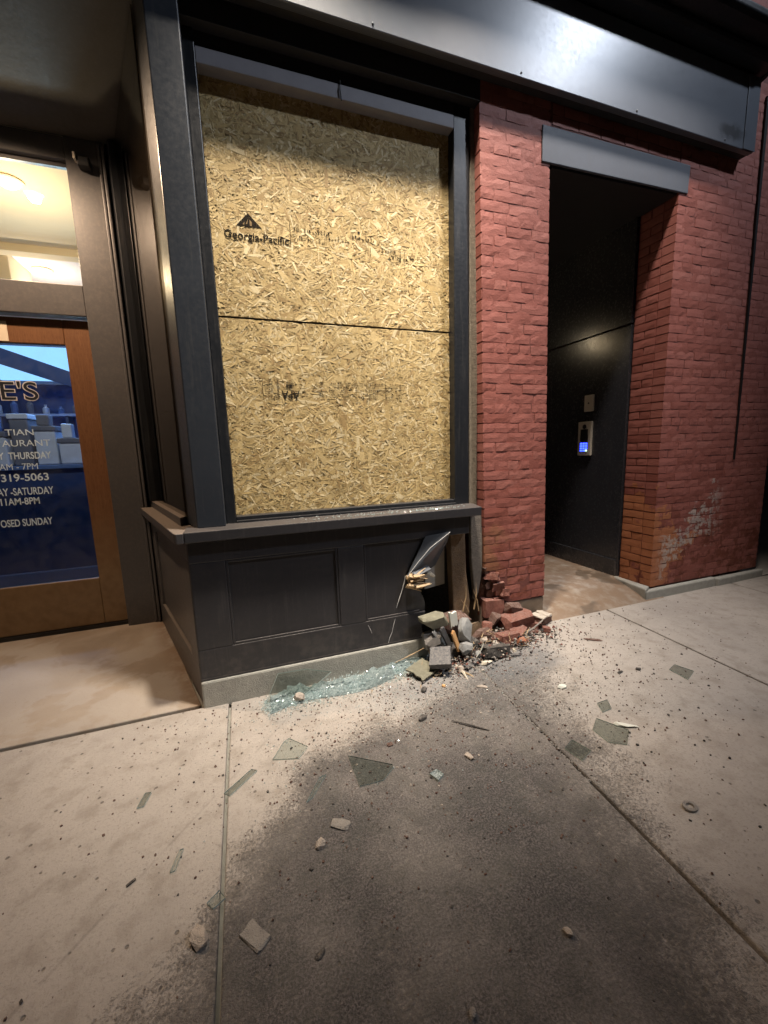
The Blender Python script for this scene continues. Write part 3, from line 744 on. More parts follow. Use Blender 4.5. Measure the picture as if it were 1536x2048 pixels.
# ================================================================== BULKHEAD
bk = empty('bulkhead', (.6, 2.55, .17), 'charcoal panelled bulkhead under the window, smashed open at its right end', 'bulkhead')
rnj = random.Random(8)
def jag(p, q, n, a):
    p, q = Vector(p), Vector(q); t = (q-p); nn = Vector((-t.y, t.x)).normalized(); out = []
    for i in range(1, n): out.append(tuple(p+t*i/n+nn*rnj.uniform(-a, a)))
    return out
MB().xz([(-.326, .172), (1.150, .172)] + jag((1.15, .172), (1.19, .372), 5, .012) + [(1.19, .372), (-.326, .372)], 2.549, 2.60).build('bottom_rail', 'slate_paint', bk, bevel=.005)
MB().box(-.326, 1.552, 2.549, 2.60, .915, 1.049).build('top_rail', 'slate_paint', bk, bevel=.005)
MB().box(-.326, -.128, 2.549, 2.60, .3725, .9145).build('stile', 'slate_paint', bk, bevel=.005)
MB().box(.560, .738, 2.549, 2.60, .3725, .9145).build('stile', 'slate_paint', bk, bevel=.005)
MB().box(-.1275, .5595, 2.566, 2.60, .3725, .9145).build('panel', 'slate_paint', bk)
pp = [(.7385, .3725), (1.19, .3725)] + jag((1.19, .3725), (1.165, .56), 4, .012) + [(1.165, .56), (1.06, .60), (1.043, .66)] + jag((1.043, .66), (1.20, .9145), 4, .006) + [(1.20, .9145), (.7385, .9145)]
MB().xz(pp, 2.566, 2.580).build('panel', 'slate_paint', bk, label='cracked charcoal panel torn open at right')
def beadrect(x0, x1, z0, z1, sides='lrtb'):
    b = MB(); y0, y1, w_ = 2.553, 2.5655, .014
    if 'l' in sides: b.box(x0, x0+w_, y0, y1, z0, z1)
    if 'r' in sides: b.box(x1-w_, x1, y0, y1, z0, z1)
    if 'b' in sides: b.box(x0+w_+.0005, x1-w_-.0005, y0, y1, z0, z0+w_)
    if 't' in sides: b.box(x0+w_+.0005, x1-w_-.0005, y0, y1, z1-w_, z1)
    return b
beadrect(-.1272, .5592, .3728, .9142).build('panel_moulding', 'slate_paint', bk, bevel=.003)
beadrect(.7388, 1.16, .3728, .9142, 'lb').build('panel_moulding', 'slate_paint', bk, bevel=.003)
MB().box(-.326, 1.20, 2.545, 2.5485, .172, .185).build('drip_edge', 'slate_paint', bk)
# side return of the bulkhead
def rbox(t0, t1, o0, o1, z0, z1): return MB().xy([rp(t0, o0), rp(t1, o0), rp(t1, o1), rp(t0, o1)], z0, z1)
rbox(.004, RL-.01, 0, -.05, .03, .27).build('return_rail', 'entry_paint', bk, bevel=.005)
rbox(.004, RL-.01, 0, -.05, .93, 1.049).build('return_rail', 'entry_paint', bk, bevel=.005)
rbox(.004, .20, 0, -.05, .2705, .9295).build('return_stile', 'entry_paint', bk, bevel=.005)
rbox(RL-.22, RL-.01, 0, -.05, .2705, .9295).build('return_stile', 'entry_paint', bk, bevel=.005)
rbox(.2005, RL-.2205, -.020, -.05, .2705, .9295).build('return_panel', 'entry_paint', bk, bevel=.003)
# concrete base
MB().xz([(-.330, -.02), (1.30, -.02), (1.27, .10), (1.20, .171), (-.330, .171)], 2.535, 2.62).build('concrete_base', 'curb_concrete', bk, bevel=.012)
# what the break exposes
MB().box(-.3, 1.7, 2.90, 2.93, .0, 1.05).build('cavity_back', 'charred', bk)
MB().xz([(1.255, .48), (1.425, .50), (1.425, .948), (1.30, .948)], 2.70, 2.715).build('inner_board', 'inner_board', bk)
stud = MB().xz([(1.425, .948), (1.555, .948), (1.566, .60), (1.60, .36), (1.585, .22), (1.50, .20), (1.455, .28), (1.44, .62)], 2.61, 2.69).build('stud', 'stud_wood', bk, bevel=.01)
MB().xz([(1.600, 1.085), (1.700, 1.065), (1.715, .80), (1.712, .62), (1.70, .52), (1.675, .40), (1.65, .36), (1.632, .50), (1.612, .70)], 2.616, 2.66).build('reveal_plaster', 'old_plaster', bk, bevel=.01)
# bent sheet torn out of the panel
fl = MB()
A, B, C_, D_, E_, F_ = (1.195, 2.545, .930), (1.372, 2.515, .952), (1.385, 2.585, .86), (1.325, 2.66, .675), (1.046, 2.545, .655), (1.22, 2.62, .64)
fl.add([A, B, E_, C_, D_, F_], [(0, 2, 1), (1, 2, 5), (1, 5, 4, 3)])
f_ = fl.build('torn_sheet', 'bent_metal', bk); so = f_.modifiers.new('solid', 'SOLIDIFY'); so.thickness = .004
MB().tube([(1.046, 2.537, .655), (1.13, 2.526, .757), (1.22, 2.517, .850), (1.372, 2.507, .950)], .0022, 5).build('fold_edge', 'crack_white', bk)
ck = MB()
ck.tube([(1.043, 2.5615, .655), (1.030, 2.5615, .60), (1.012, 2.562, .545), (.995, 2.562, .50), (.968, 2.562, .43)], [.0025, .0035, .0022, .0035, .001], 5)
ck.build('paint_crack', 'crack_white', bk)
MB().tube([(.952, 2.5475, .355), (.940, 2.5475, .32), (.925, 2.547, .26), (.905, 2.5475, .22), (.893, 2.5475, .178)], [.001, .002, .0012, .002, .001], 5).build('paint_crack', 'crack_white', bk)
MB().tube([(.75, 2.5475, .345), (.765, 2.547, .31), (.775, 2.5475, .28)], [.001, .0018, .0008], 5).build('paint_crack', 'crack_white', bk)

# ================================================================== ENTRY WALL AND DOOR
ew = empty('entry_wall', (-1.4, YD, .06), 'brown-lit painted timber door surround set back left of the window', 'door surround')
MB().box(-1.045, -.785, 3.985, 4.10, .055, 3.92).build('jamb_board', 'entry_paint', ew, bevel=.006)
MB().box(-3.2, -1.0455, 3.99, 4.10, 2.655, 2.885).build('transom_bar', 'entry_paint', ew, bevel=.006)
MB().box(-3.2, -1.0455, 3.99, 4.10, 3.765, 3.92).build('head_board', 'entry_paint', ew, bevel=.006)
MB().box(-.800, -.780, 3.955, 3.9845, .07, 3.9).build('edge_bead', 'entry_paint', ew, bevel=.006)
MB().box(-.828, -.808, 3.965, 3.9845, .07, 3.9).build('edge_bead', 'entry_paint', ew, bevel=.006)
MB().box(-.79, -.30, 4.03, 4.15, .0, 3.95).build('end_wall', 'soffit_dark', ew)
tw = empty('transom_window', (-1.6, YD, 2.88), 'clear transom pane above wooden door showing a lit cream ceiling', 'window')
MB().box(-3.2, -1.0455, 4.035, 4.075, 3.735, 3.7645).build('transom_stop', 'entry_paint', tw, bevel=.004)
MB().box(-3.2, -1.0455, 4.055, 4.061, 2.886, 3.734).build('pane', 'transom_glass', tw)
dr = empty('entrance_door', (-1.6, YD, .06), 'worn orange-brown wooden shop door with lettered blue-tinted glass', 'door')
MB().box(-1.232, -1.050, 4.045, 4.09, .10, 2.635).build('stile', 'door_wood', dr, bevel=.006)
MB().box(-2.20, -2.02, 4.045, 4.09, .10, 2.635).build('stile', 'door_wood', dr, bevel=.006)
MB().box(-2.0195, -1.2325, 4.045, 4.09, 2.445, 2.635).build('top_rail', 'door_wood', dr, bevel=.006)
MB().box(-2.0195, -1.2325, 4.045, 4.09, .10, .515).build('bottom_rail', 'door_wood', dr, bevel=.006)
MB().box(-2.20, -1.05, 4.03, 4.10, .060, .097).build('threshold', 'black_metal', dr)
pane = MB().box(-2.0195, -1.2325, 4.062, 4.068, .5155, 2.4445).build('pane', 'door_glass', dr)
for z in (2.40, 1.45, .42): MB().box(-1.056, -1.046, 4.030, 4.044, z-.055, z+.055).build('hinge', 'black_metal', dr, bevel=.002)
YL = 4.0605
put_text('lettering', "E'S", -1.462, YL, 2.018, .20, 'letter_peach', dr, width=.245, off=.006, align='RIGHT', vscale=1.0)
put_text('lettering', "E'S", -1.466, YL-.0015, 2.020, .195, 'letter_dark', dr, width=.235, off=.0, align='RIGHT')
for body, xr, zb, h, wd in (("TIAN", -1.536, 1.745, .060, .185), ("AURANT", -1.437, 1.658, .064, .315),
                            ("Y  THURSDAY", -1.444, 1.558, .068, .345), ("AM - 7PM", -1.544, 1.474, .062, .25),
                            ("319-5063", -1.483, 1.382, .074, .312), ("AY -SATURDAY", -1.464, 1.270, .074, .37),
                            ("11AM-8PM", -1.569, 1.192, .070, .255), ("OSED SUNDAY", -1.504, 1.016, .074, .345)):
    put_text('lettering', body, xr, YL, zb, h*1.12, 'letter_cream', dr, width=wd, align='RIGHT', off=.0012 if h > .065 else 0)
MB().box(-1.66, -1.590, 4.0425, 4.0445, 2.455, 2.60).build('paper_note', 'paper', label='small beige paper note taped to the door top', cat='note')
# alarm sounder on the jamb
ab = empty('alarm_box', (-.90, 3.985, 3.73), 'small black box fixed to jamb beside the transom, high up', 'alarm box')
MB().box(-.955, -.875, 3.905, 3.984, 3.700, 3.765).build('case', 'black_metal', ab, bevel=.008)
MB().box(-.972, -.9555, 3.890, 3.95, 3.730, 3.775).build('visor', 'steel', ab, bevel=.003)
# entry ceiling
MB().box(-4.9, -.20, 2.60, 4.0, 3.925, 4.0).build('entry_ceiling', 'ceiling_paint', kind='structure')
MB().box(-5.0, -4.9, 2.56, 4.1, -.02, 4.0).build('entry_side_wall', 'entry_paint', kind='structure')
MB().box(-4.9, -2.21, 4.03, 4.1, .0, 3.92).build('entry_far_wall', 'entry_paint', kind='structure')

# ================================================================== ROOM BEHIND THE DOOR (shop items invented in place of glass reflections)
MB().box(-5, -.31, 4.16, 9.5, .0, .06).build('room_floor', 'grey_box', kind='structure')
MB().box(-5, -.31, 9.5, 9.6, .0, 4.3).build('room_back_wall', 'white_wall', kind='structure')
MB().box(-5.1, -5, 4.1, 9.5, .0, 4.3).build('room_side_wall', 'cream_wall', kind='structure')
MB().box(-.31, -.30, 4.16, 9.5, .0, 4.3).build('room_right_wall', 'navy_light', kind='structure')
MB().box(-5, -.31, 4.11, 6.05, 3.96, 4.1).build('room_ceiling', 'cream_wall', kind='structure')
MB().box(-5, -.31, 6.20, 9.5, 3.96, 4.1).build('room_rear_ceiling', 'white_wall', kind='structure')
MB().box(-5, -.31, 6.05, 6.20, 3.88, 4.1).build('ceiling_beam', 'cream_wall', kind='structure')
dct = MB().box(-3.2, -2.36, 6.3, 6.9, 3.66, 3.955).build('ceiling_duct', 'cream_wall', label='boxed cream duct under the ceiling seen through transom', cat='duct', bevel=.01)
def downlight(name, x, y, z, label, watts, mcol, col):
    e = empty(name, (x, y, z), label, 'light')
    MB().lathe((x, y, z), [(.115, 0), (.115, -.012), (.085, -.014), (.082, -.002)], 'z', 28).build('trim_ring', 'cream_wall', e, smooth=False)
    MB().lathe((x, y, z), [(.080, -.0045), (.075, -.03), (.05, -.05)], 'z', 28).build('diffuser', mcol, e)
    l = bpy.data.lights.new('downlight', 'POINT'); l.energy = watts; l.color = col; l.shadow_soft_size = .05
    lo = bpy.data.objects.new('bulb', l); COL.objects.link(lo); lo.parent = e; lo.location = (0, 0, -.55)
downlight('ceiling_downlight', -1.70, 4.78, 3.959, 'bright round recessed light in the near cream ceiling', W_ROOM, 'lamp_disc', C_ROOM)
downlight('ceiling_downlight', -2.18, 6.75, 3.959, 'round recessed light beside the boxed duct', W_ROOM, 'lamp_disc', (1, .86, .7))
ct = empty('service_counter', (-2.3, 5.6, .06), 'navy service counter with pale top edge inside the shop', 'counter')
MB().box(-3.8, -.9, 5.5, 6.2, .06, 1.44).build('front', 'navy', ct)
MB().box(-3.85, -.85, 5.45, 6.25, 1.441, 1.485).build('top', 'navy_light', ct, bevel=.006)
MB().box(-3.8, -.9, 5.44, 5.499, .06, .30).build('kickboard', 'navy_light', ct, bevel=.01)
can = MB().xz([(-3.9, 3.15), (-.9, 2.05), (-.9, 2.20), (-3.9, 3.35)], 5.6, 5.75).build('canopy', 'navy', label='sloping navy canopy panel over the counter', cat='canopy')
MB().box(-3.8, -.9, 6.7, 6.75, .06, 3.1).build('rear_partition', 'navy', kind='structure')
lp = empty('light_panel', (-1.9, 6.4, 2.7), 'pale cyan lit panel at upper right of the door glass', 'light')
MB().box(-2.65, -1.55, 6.35, 6.40, 2.52, 2.92).build('diffuser', 'light_panel', lp); MB().box(-2.69, -1.51, 6.401, 6.44, 2.48, 2.96).build('frame', 'grey_box', lp)
for (x0, x1, z0, z1, y0, mm, nm, lab) in ((-2.75, -2.36, 1.487, 1.86, 5.55, 'white_box', 'invented_cooler', 'invented low white cooler on the counter at far left'),
        (-2.33, -2.16, 1.487, 2.05, 5.6, 'grey_box', 'invented_urn', 'invented dark grey urn standing mid counter'),
        (-2.13, -1.93, 1.487, 1.92, 5.62, 'white_box', 'invented_box', 'invented tall white box by the counter end'),
        (-1.90, -1.55, 1.487, 1.78, 5.58, 'white_box', 'invented_tray_stack', 'invented wide pale tray stack at the counter end')):  # invented items standing in for street reflections in the door glass
    e = empty(nm, ((x0+x1)/2, y0+.15, z0), lab, nm.split('_')[-1])
    MB().box(x0, x1, y0, y0+.3, z0, z1-.06).build('body', mm, e, bevel=.015)
    MB().box(x0-.01, x1+.01, y0-.01, y0+.31, z1-.058, z1).build('invented_lid', 'grey_box' if mm == 'white_box' else 'white_box', e, bevel=.01)
rn = random.Random(12)
for i, (x, z0, w_, h, mm, nm, lab) in enumerate(((-2.62, 1.88, .13, .16, 'white_box', 'invented_cup_stack', 'invented white cup stack on the low cooler'), (-2.47, 1.88, .08, .24, 'navy_light', 'invented_bottle_box', 'invented blue bottle box on the low cooler'),
        (-2.03, 1.94, .12, .10, 'grey_box', 'invented_carton', 'invented grey carton on the tall white box'), (-1.82, 1.80, .10, .14, 'white_box', 'invented_holder', 'invented white napkin holder on the tray stack'), (-1.66, 1.80, .11, .22, 'navy_light', 'invented_syrup_box', 'invented blue syrup box on the tray stack'))):
    MB().box(x-w_/2, x+w_/2, 5.62, 5.62+w_, z0-.018, z0+h).build(nm, mm, label=lab, cat=nm.split('_')[-1], bevel=.012)  # smaller invented items, also in place of glass reflections
sh = empty('invented_shelf', (-2.1, 6.6, 2.1), 'invented long pale shelf on the navy partition', 'shelf')
MB().box(-2.9, -1.35, 6.50, 6.698, 2.10, 2.13).build('invented_shelf_board', 'white_box', sh)
for x in (-2.8, -2.1, -1.45): MB().box(x, x+.03, 6.52, 6.698, 1.95, 2.099).build('invented_bracket', 'grey_box', sh)
for i in range(9):
    x = -2.82+i*.165; h = rn.uniform(.10, .26)
    MB().lathe((x, 6.60, 2.131), [(.035, 0), (.037, h*.6), (.015, h*.75), (.014, h)], 'z', 12).build('bottle', ('white_box', 'navy_light', 'grey_box')[i % 3], label=('first', 'second', 'third', 'fourth', 'fifth', 'sixth', 'seventh', 'eighth', 'ninth')[i]+' invented bottle from the left on the pale wall shelf', cat='bottle', group='invented bottles on the wall shelf')  # shelf and bottles invented as tinted shapes for the glass reflections
l = bpy.data.lights.new('panel_light', 'AREA'); l.energy = 60; l.color = (.5, .78, 1); l.shape = 'RECTANGLE'; l.size = .75; l.size_y = .28
lo = bpy.data.objects.new('panel_glow', l); COL.objects.link(lo); lo.parent = lp; lo.location = (.05, -.06, .11); lo.rotation_euler = (R(-65), 0, R(0))

# ================================================================== LAMPS
def sign_lamp(x, y, z, watts, col, label, cone=54, tip=16.5):
    """flood lamp on a short arm above the cornice, aimed down at the shop front"""
    e = empty('flood_lamp', (x, 2.68, z), label, 'lamp')
    MB().tube([(x, 2.66, z+.10), (x, 2.45, z+.16), (x, y+.02, z+.16), (x, y, z+.11)], .016, 10).build('arm', 'black_metal', e, smooth=True)
    MB().lathe((x, 2.679, z+.10), [(.06, 0), (.06, -.02), (.03, -.03)], 'y', 18).build('wall_plate', 'black_metal', e)
    MB().lathe((x, y, z), [(.11, -.05), (.105, .0), (.06, .07), (.04, .12)], 'z', 26).build('lamp_shade', 'black_metal', e, smooth=True)
    MB().lathe((x, y, z), [(.09, -.0515), (.09, -.0545)], 'z', 24).build('lens', 'bulb_warm', e)
    l = bpy.data.lights.new('lamp', 'SPOT'); l.energy = watts; l.color = col; l.spot_size = R(cone); l.spot_blend = 1.0; l.shadow_soft_size = .16
    lo = bpy.data.objects.new('lamp_light', l); COL.objects.link(lo); lo.parent = e; lo.location = (0, y-2.68, -.08); lo.rotation_euler = (R(tip), 0, 0)
sign_lamp(.80, 1.75, 6.15, W_WINDOW, C_WINDOW, 'flood lamp above the cornice over the boarded window')
sign_lamp(2.55, 1.45, 6.6, W_DOORWAY, C_DOORWAY, 'flood lamp above the cornice near the side doorway', 60, 19)
# small lantern at the back of the side doorway
dl = empty('doorway_lantern', (2.45, 4.44, 2.85), 'small warm lantern at the back of the side doorway', 'lamp')
MB().box(2.38, 2.52, 4.33, 4.449, 2.92, 2.96).build('cap', 'black_metal', dl)
MB().lathe((2.45, 4.38, 2.78), [(.03, 0), (.04, .04), (.03, .12)], 'z', 14).build('bulb', 'bulb_warm', dl)
l = bpy.data.lights.new('lamp', 'POINT'); l.energy = 2.2; l.color = (1, .72, .38); l.shadow_soft_size = .03
lo = bpy.data.objects.new('lamp_light', l); COL.objects.link(lo); lo.parent = dl; lo.location = (0, -.12, -.03)
sl = empty('street_lamp', (7.2, -3.3, -.14), 'tall cool-white street lamp at the kerb', 'street lamp')
MB().lathe((7.2, -3.3, -.14), [(.12, 0), (.12, .3), (.075, .35), (.05, 9.6)], 'z', 14).build('pole', 'black_metal', sl)
MB().tube([(7.2, -3.3, 9.3), (7.1, -3.0, 9.7), (7.0, -2.5, 9.8)], .035, 8).build('arm', 'black_metal', sl)
MB().box(6.85, 7.15, -2.7, -2.1, 9.70, 9.80).build('lamp_head', 'black_metal', sl, bevel=.03)
MB().box(6.92, 7.08, -2.6, -2.2, 9.685, 9.6995).build('lens', 'bulb_cool', sl)
l = bpy.data.lights.new('lamp', 'SPOT'); l.energy = W_STREET; l.color = C_STREET; l.spot_size = R(52); l.spot_blend = 1.0; l.shadow_soft_size = .22
lo = bpy.data.objects.new('lamp_light', l); COL.objects.link(lo); lo.parent = sl; lo.location = (-.2, .9, 9.75)
lo.rotation_euler = Vector((-4.7, 4.9, -5.9)).to_track_quat('-Z', 'Y').to_euler()
el = empty('entry_downlight', (-1.55, 3.25, 3.924), 'recessed warm light in the entry ceiling', 'light')
MB().lathe((-1.55, 3.25, 3.924), [(.10, 0), (.10, -.012), (.078, -.014), (.075, -.002)], 'z', 26).build('trim_ring', 'steel', el)
MB().lathe((-1.55, 3.25, 3.924), [(.073, -.003), (.073, -.006)], 'z', 26).build('diffuser', 'bulb_warm', el)
l = bpy.data.lights.new('lamp', 'SPOT'); l.energy = W_ENTRY; l.color = C_ENTRY; l.spot_size = R(170); l.spot_blend = .5; l.shadow_soft_size = .05
lo = bpy.data.objects.new('lamp_light', l); COL.objects.link(lo); lo.parent = el; lo.location = (0, 0, -.03)

# ================================================================== DEBRIS
def chunk_mesh(sx, sy, sz, seed, blocky=.5, sub=2):
    """broken piece: a snapped block when blocky, otherwise a sharp-faced stone"""
    rn = random.Random(seed); bm = bmesh.new()
    if blocky >= .8:
        n = 4; rings = []
        for i in range(n+1):
            ring = []
            for (cy, cz) in ((-1, -1), (0, -1), (1, -1), (1, 0), (1, 1), (0, 1), (-1, 1), (-1, 0)):
                x = -.5+i/n
                if i == n: x -= rn.uniform(0, .22)
                if i == 0: x += rn.uniform(0, .12)
                k = .5*rn.uniform(.86, 1.0)
                ring.append(bm.verts.new((x*sx, cy*k*sy, cz*k*sz)))
            rings.append(ring)
        for i in range(n):
            for k in range(8): bm.faces.new((rings[i][k], rings[i][(k+1) % 8], rings[i+1][(k+1) % 8], rings[i+1][k]))
        for r_, e in ((rings[0], -1), (rings[-1], 1)):
            c = bm.verts.new((r_[0].co.x*.5+r_[4].co.x*.5+e*rn.uniform(-.02, .04)*sx, rn.uniform(-.1, .1)*sy, rn.uniform(-.1, .1)*sz))
            for k in range(8): bm.faces.new((r_[k], r_[(k+1) % 8], c))
    else:
        pw = .45+.55*(1-blocky)
        for _ in range(22):
            v = Vector((rn.gauss(0, 1), rn.gauss(0, 1), rn.gauss(0, 1))).normalized()
            v = Vector([math.copysign(abs(c)**pw, c) for c in v])*rn.uniform(.40, .56)
            bm.verts.new((v.x*sx, v.y*sy, v.z*sz))
        r_ = bmesh.ops.convex_hull(bm, input=bm.verts[:])
        bmesh.ops.delete(bm, geom=[g for g in r_['geom_interior'] if isinstance(g, bmesh.types.BMVert)], context='VERTS')
    bmesh.ops.recalc_face_normals(bm, faces=bm.faces)
    me = bpy.data.meshes.new('chunk'); bm.to_mesh(me); bm.free(); return me
def drop(o, x, y, base=None, tilt=(0, 0, 0)):
    """set the object down so that its lowest vertex touches base (or the pavement)"""
    o.rotation_euler = tilt
    mt = o.rotation_euler.to_matrix()
    lo_ = min((mt @ v.co).z for v in o.data.vertices)
    o.location = (x, y, (zg(x) if base is None else base)-lo_-.002)
    return o
def chunk(name, x, y, s, mt, label, cat, seed, base=None, tilt=(0, 0, 0), blocky=.5, group=None):
    o = link(name, chunk_mesh(*s, seed, blocky), mt, None, label, cat, group); drop(o, x, y, base, tilt)
    return o
def board(name, x, y, s, mt, label, cat, seed, base=None, tilt=(0, 0, 0), ragged=.2):
    """flat broken board: straight long sides, splintered ends"""
    rn = random.Random(seed); L, W_, T = s; pts = [(-L/2, -W_/2)]; n = 5
    pts += [(L/2+rn.uniform(-1, .3)*ragged*L*.4, -W_/2+W_*i/n) for i in range(n+1)]
    pts += [(-L/2+rn.uniform(-.3, 1)*ragged*L*.4, W_/2-W_*i/n) for i in range(n)]
    b = MB().xy(pts, -T/2, T/2); o = link(name, b.mesh(name), mt, None, label, cat); drop(o, x, y, base, tilt)
    m_ = o.modifiers.new('bevel', 'BEVEL'); m_.width = .0015; m_.segments = 1
    return o
def shard(pts, label, mt='shard_glass', t=.006, lift=.003, cat='glass shard'):
    cx = sum(p[0] for p in pts)/len(pts); cy = sum(p[1] for p in pts)/len(pts)
    if len(pts[0]) == 2: pts = [(cx+(p[0]-cx)*.88, cy+(p[1]-cy)*.88) for p in pts]
    b = MB().prism([(p[0]-cx, p[1]-cy, (p[2] if len(p) > 2 else zg(p[0])+lift)) for p in pts], (0, 0, t))
    me = b.mesh('glass_shard'); me.materials.append(M[mt]); me.materials.append(M['glass_edge'])
    for i_, p_ in enumerate(me.polygons): p_.material_index = 0 if i_ < 2 else 1
    o = link('glass_shard', me, None, None, label, cat, 'broken window glass on the pavement'); o.location = (cx, cy, 0)
    return o
def stick(name, path, rad, mt, label, cat):
    c = Vector(path[0]); o = link(name, MB().tube([Vector(p)-c for p in path], rad, 5).mesh(name), mt, None, label, cat); o.location = c
    return o

# --- the heap at the broken corner
chunk('brick_chunk', 1.98, 2.53, (.30, .15, .13), 'brick_red', 'large dark red brick block lying against the pier foot', 'brick', 1, tilt=(R(8), R(-3), R(4)), blocky=.85)
chunk('brick_chunk', 1.97, 2.60, (.17, .12, .13), 'brick_brown', 'tall broken brown brick on top of the heap by the pier', 'brick', 2, base=.17, tilt=(R(12), R(6), R(-10)), blocky=.7)
chunk('brick_chunk', 1.80, 2.58, (.15, .11, .10), 'brick_brown', 'dark brown brick lump wedged beside the splintered stud', 'brick', 3, base=.16, tilt=(R(20), 0, R(30)), blocky=.5)
chunk('brick_chunk', 1.70, 2.53, (.10, .08, .08), 'brick_red', 'small red brick piece left of the large red block', 'brick', 4, base=.13, tilt=(0, R(15), R(40)), blocky=.6)
chunk('brick_chunk', 1.80, 2.40, (.22, .10, .085), 'brick_red', 'red half brick with pale mortar end in front of the large block', 'brick', 5, tilt=(R(-6), R(4), R(10)), blocky=.85)
chunk('mortar_lump', 1.672, 2.37, (.055, .085, .08), 'mortar_white', 'pale pinkish mortar lump at the left end of the red half brick', 'mortar lump', 6, base=.06, blocky=.6)
chunk('mortar_lump', 1.60, 2.42, (.07, .06, .07), 'rubble_pale', 'pink grey mortar lump between white chip and red half brick', 'mortar lump', 7, base=.085, blocky=.5)
chunk('brick_chunk', 1.862, 2.33, (.085, .08, .08), 'brick_orange', 'bright orange brick nugget at the front of the heap', 'brick', 8, blocky=.35)
wb = chunk('brick_chunk', 2.21, 2.53, (.21, .115, .06), 'brick_brown', 'brick with cream mortar-coated top lying on the doorway ramp', 'brick', 9, tilt=(R(6), R(8), R(28)), blocky=.92)
t_ = chunk_mesh(.105, .112, .012, 91, .92); o = link('mortar_coat', t_, 'mortar_white', wb); o.location = (-.048, 0, .034)
t_ = chunk_mesh(.095, .115, .012, 92, .92); o = link('mortar_coat', t_, 'mortar_white', wb); o.location = (.056, .002, .034)
chunk('charred_block', 1.63, 2.31, (.25, .10, .075), 'charred', 'long black block with pale broken end at heap front', 'block', 10, tilt=(R(-10), R(3), R(-4)), blocky=.85)
chunk('wood_chip', 1.52, 2.265, (.085, .05, .03), 'pale_splinter', 'small cream chip under the long black block', 'chip', 11, blocky=.4)
board('slate_board', 1.20, 2.34, (.15, .15, .045), 'slate_board', 'square slate grey board piece tilted at heap front', 'board', 12, base=.055, tilt=(R(24), R(-8), R(-32)), ragged=.08)
chunk('plaster_clump', 1.21, 2.47, (.24, .12, .13), 'plaster_clump', 'fibrous greenish plaster clump under the torn panel', 'plaster clump', 13, base=.26, tilt=(0, R(6), 0), blocky=.25)
chunk('plaster_clump', 1.20, 2.47, (.17, .12, .16), 'rubble_grey', 'grey plaster lump propping the greenish clump', 'plaster clump', 14, base=.13, blocky=.4)
board('white_chip', 1.352, 2.435, (.12, .065, .018), 'white_chip', 'smooth white chip standing upright in the heap', 'chip', 15, base=.265, tilt=(R(80), R(82), 0), ragged=.3)
chunk('shredded_board', 1.445, 2.44, (.12, .07, .19), 'grey_shred', 'shredded grey fibre board leaning behind the white chip', 'board', 16, base=.14, tilt=(R(-14), R(10), R(10)), blocky=.6)
board('orange_splinter', 1.345, 2.385, (.17, .035, .016), 'orange_wood', 'bright orange wood splinter standing in the heap', 'splinter', 17, base=.10, tilt=(R(75), R(70), R(8)), ragged=.25)
board('slate_board', 1.29, 2.42, (.22, .04, .016), 'slate_board', 'narrow grey board leaning left of the orange splinter', 'board', 18, base=.09, tilt=(R(80), R(66), R(10)), ragged=.2)
board('slate_board', 1.24, 2.43, (.20, .025, .012), 'grey_shred', 'thin pale grey strip leaning at the heap edge', 'board', 181, base=.10, tilt=(R(80), R(58), R(4)), ragged=.2)
chunk('rubble_lump', 1.42, 2.37, (.13, .09, .10), 'grey_shred', 'grey crumbled lump beside the orange splinter', 'rubble', 19, base=.075, blocky=.4)
chunk('rubble_lump', 1.50, 2.44, (.18, .12, .13), 'charred', 'black lump at the core of the heap', 'rubble', 20, base=.02, blocky=.5)
chunk('rubble_lump', 1.36, 2.44, (.30, .16, .12), 'charred', 'broad black lump under the standing splinters', 'rubble', 21, base=.01, blocky=.5)
chunk('rubble_lump', 1.31, 2.27, (.055, .05, .05), 'rubble_pale', 'round pink pebble beside the square slate board', 'rubble', 22, blocky=.25)
chunk('rubble_lump', 1.64, 2.50, (.20, .12, .14), 'brick_brown', 'dark brown crumbled lump below the stud', 'rubble', 23, blocky=.4)
chunk('rubble_lump', 1.55, 2.55, (.26, .12, .20), 'stud_wood', 'rotten wood lump around the stud foot', 'rubble', 24, base=.05, blocky=.3)
chunk('rubble_lump', 1.43, 2.58, (.30, .14, .20), 'brick_brown', 'dark earth and brick fill inside the broken bulkhead', 'rubble', 25, base=.14, blocky=.4)
chunk('brick_chunk', 2.10, 2.50, (.13, .09, .06), 'brick_red', 'flat red brick slice under the mortar-coated brick', 'brick', 26, tilt=(0, R(5), R(-20)), blocky=.8)
chunk('brick_chunk', 2.04, 2.42, (.10, .06, .05), 'brick_brown', 'small dark brick crumb right of the orange nugget', 'brick', 27, blocky=.5)
chunk('brick_chunk', 1.80, 2.62, (.20, .10, .15), 'brick_red', 'broken red brick still bedded under the pier corner', 'brick', 28, base=.20, tilt=(0, R(6), R(6)), blocky=.8)
sw = MB(); rn = random.Random(44)
for i in range(26):
    x0 = 1.040+rn.uniform(0, .05); z0 = .585+rn.uniform(0, .085); y0 = 2.515+rn.uniform(-.03, .05); L = rn.uniform(.05, .15)
    az = rn.uniform(-.5, .5); el_ = rn.gauss(-.12, .28); e1 = (x0+L*math.cos(az), y0+L*math.sin(az)*.6, z0+L*math.sin(el_))
    mid_ = tuple((p+q)/2+rn.uniform(-.004, .004) for p, q in zip((x0, y0, z0), e1))
    sw.tube([(x0, y0, z0), mid_, e1], [rn.uniform(.008, .018), rn.uniform(.006, .014), rn.uniform(.0006, .004)], 4)
o = link('splintered_wood', sw.mesh('splintered_wood'), 'raw_wood', None, 'fresh pale broken timber sticking out of the torn panel', 'timber')
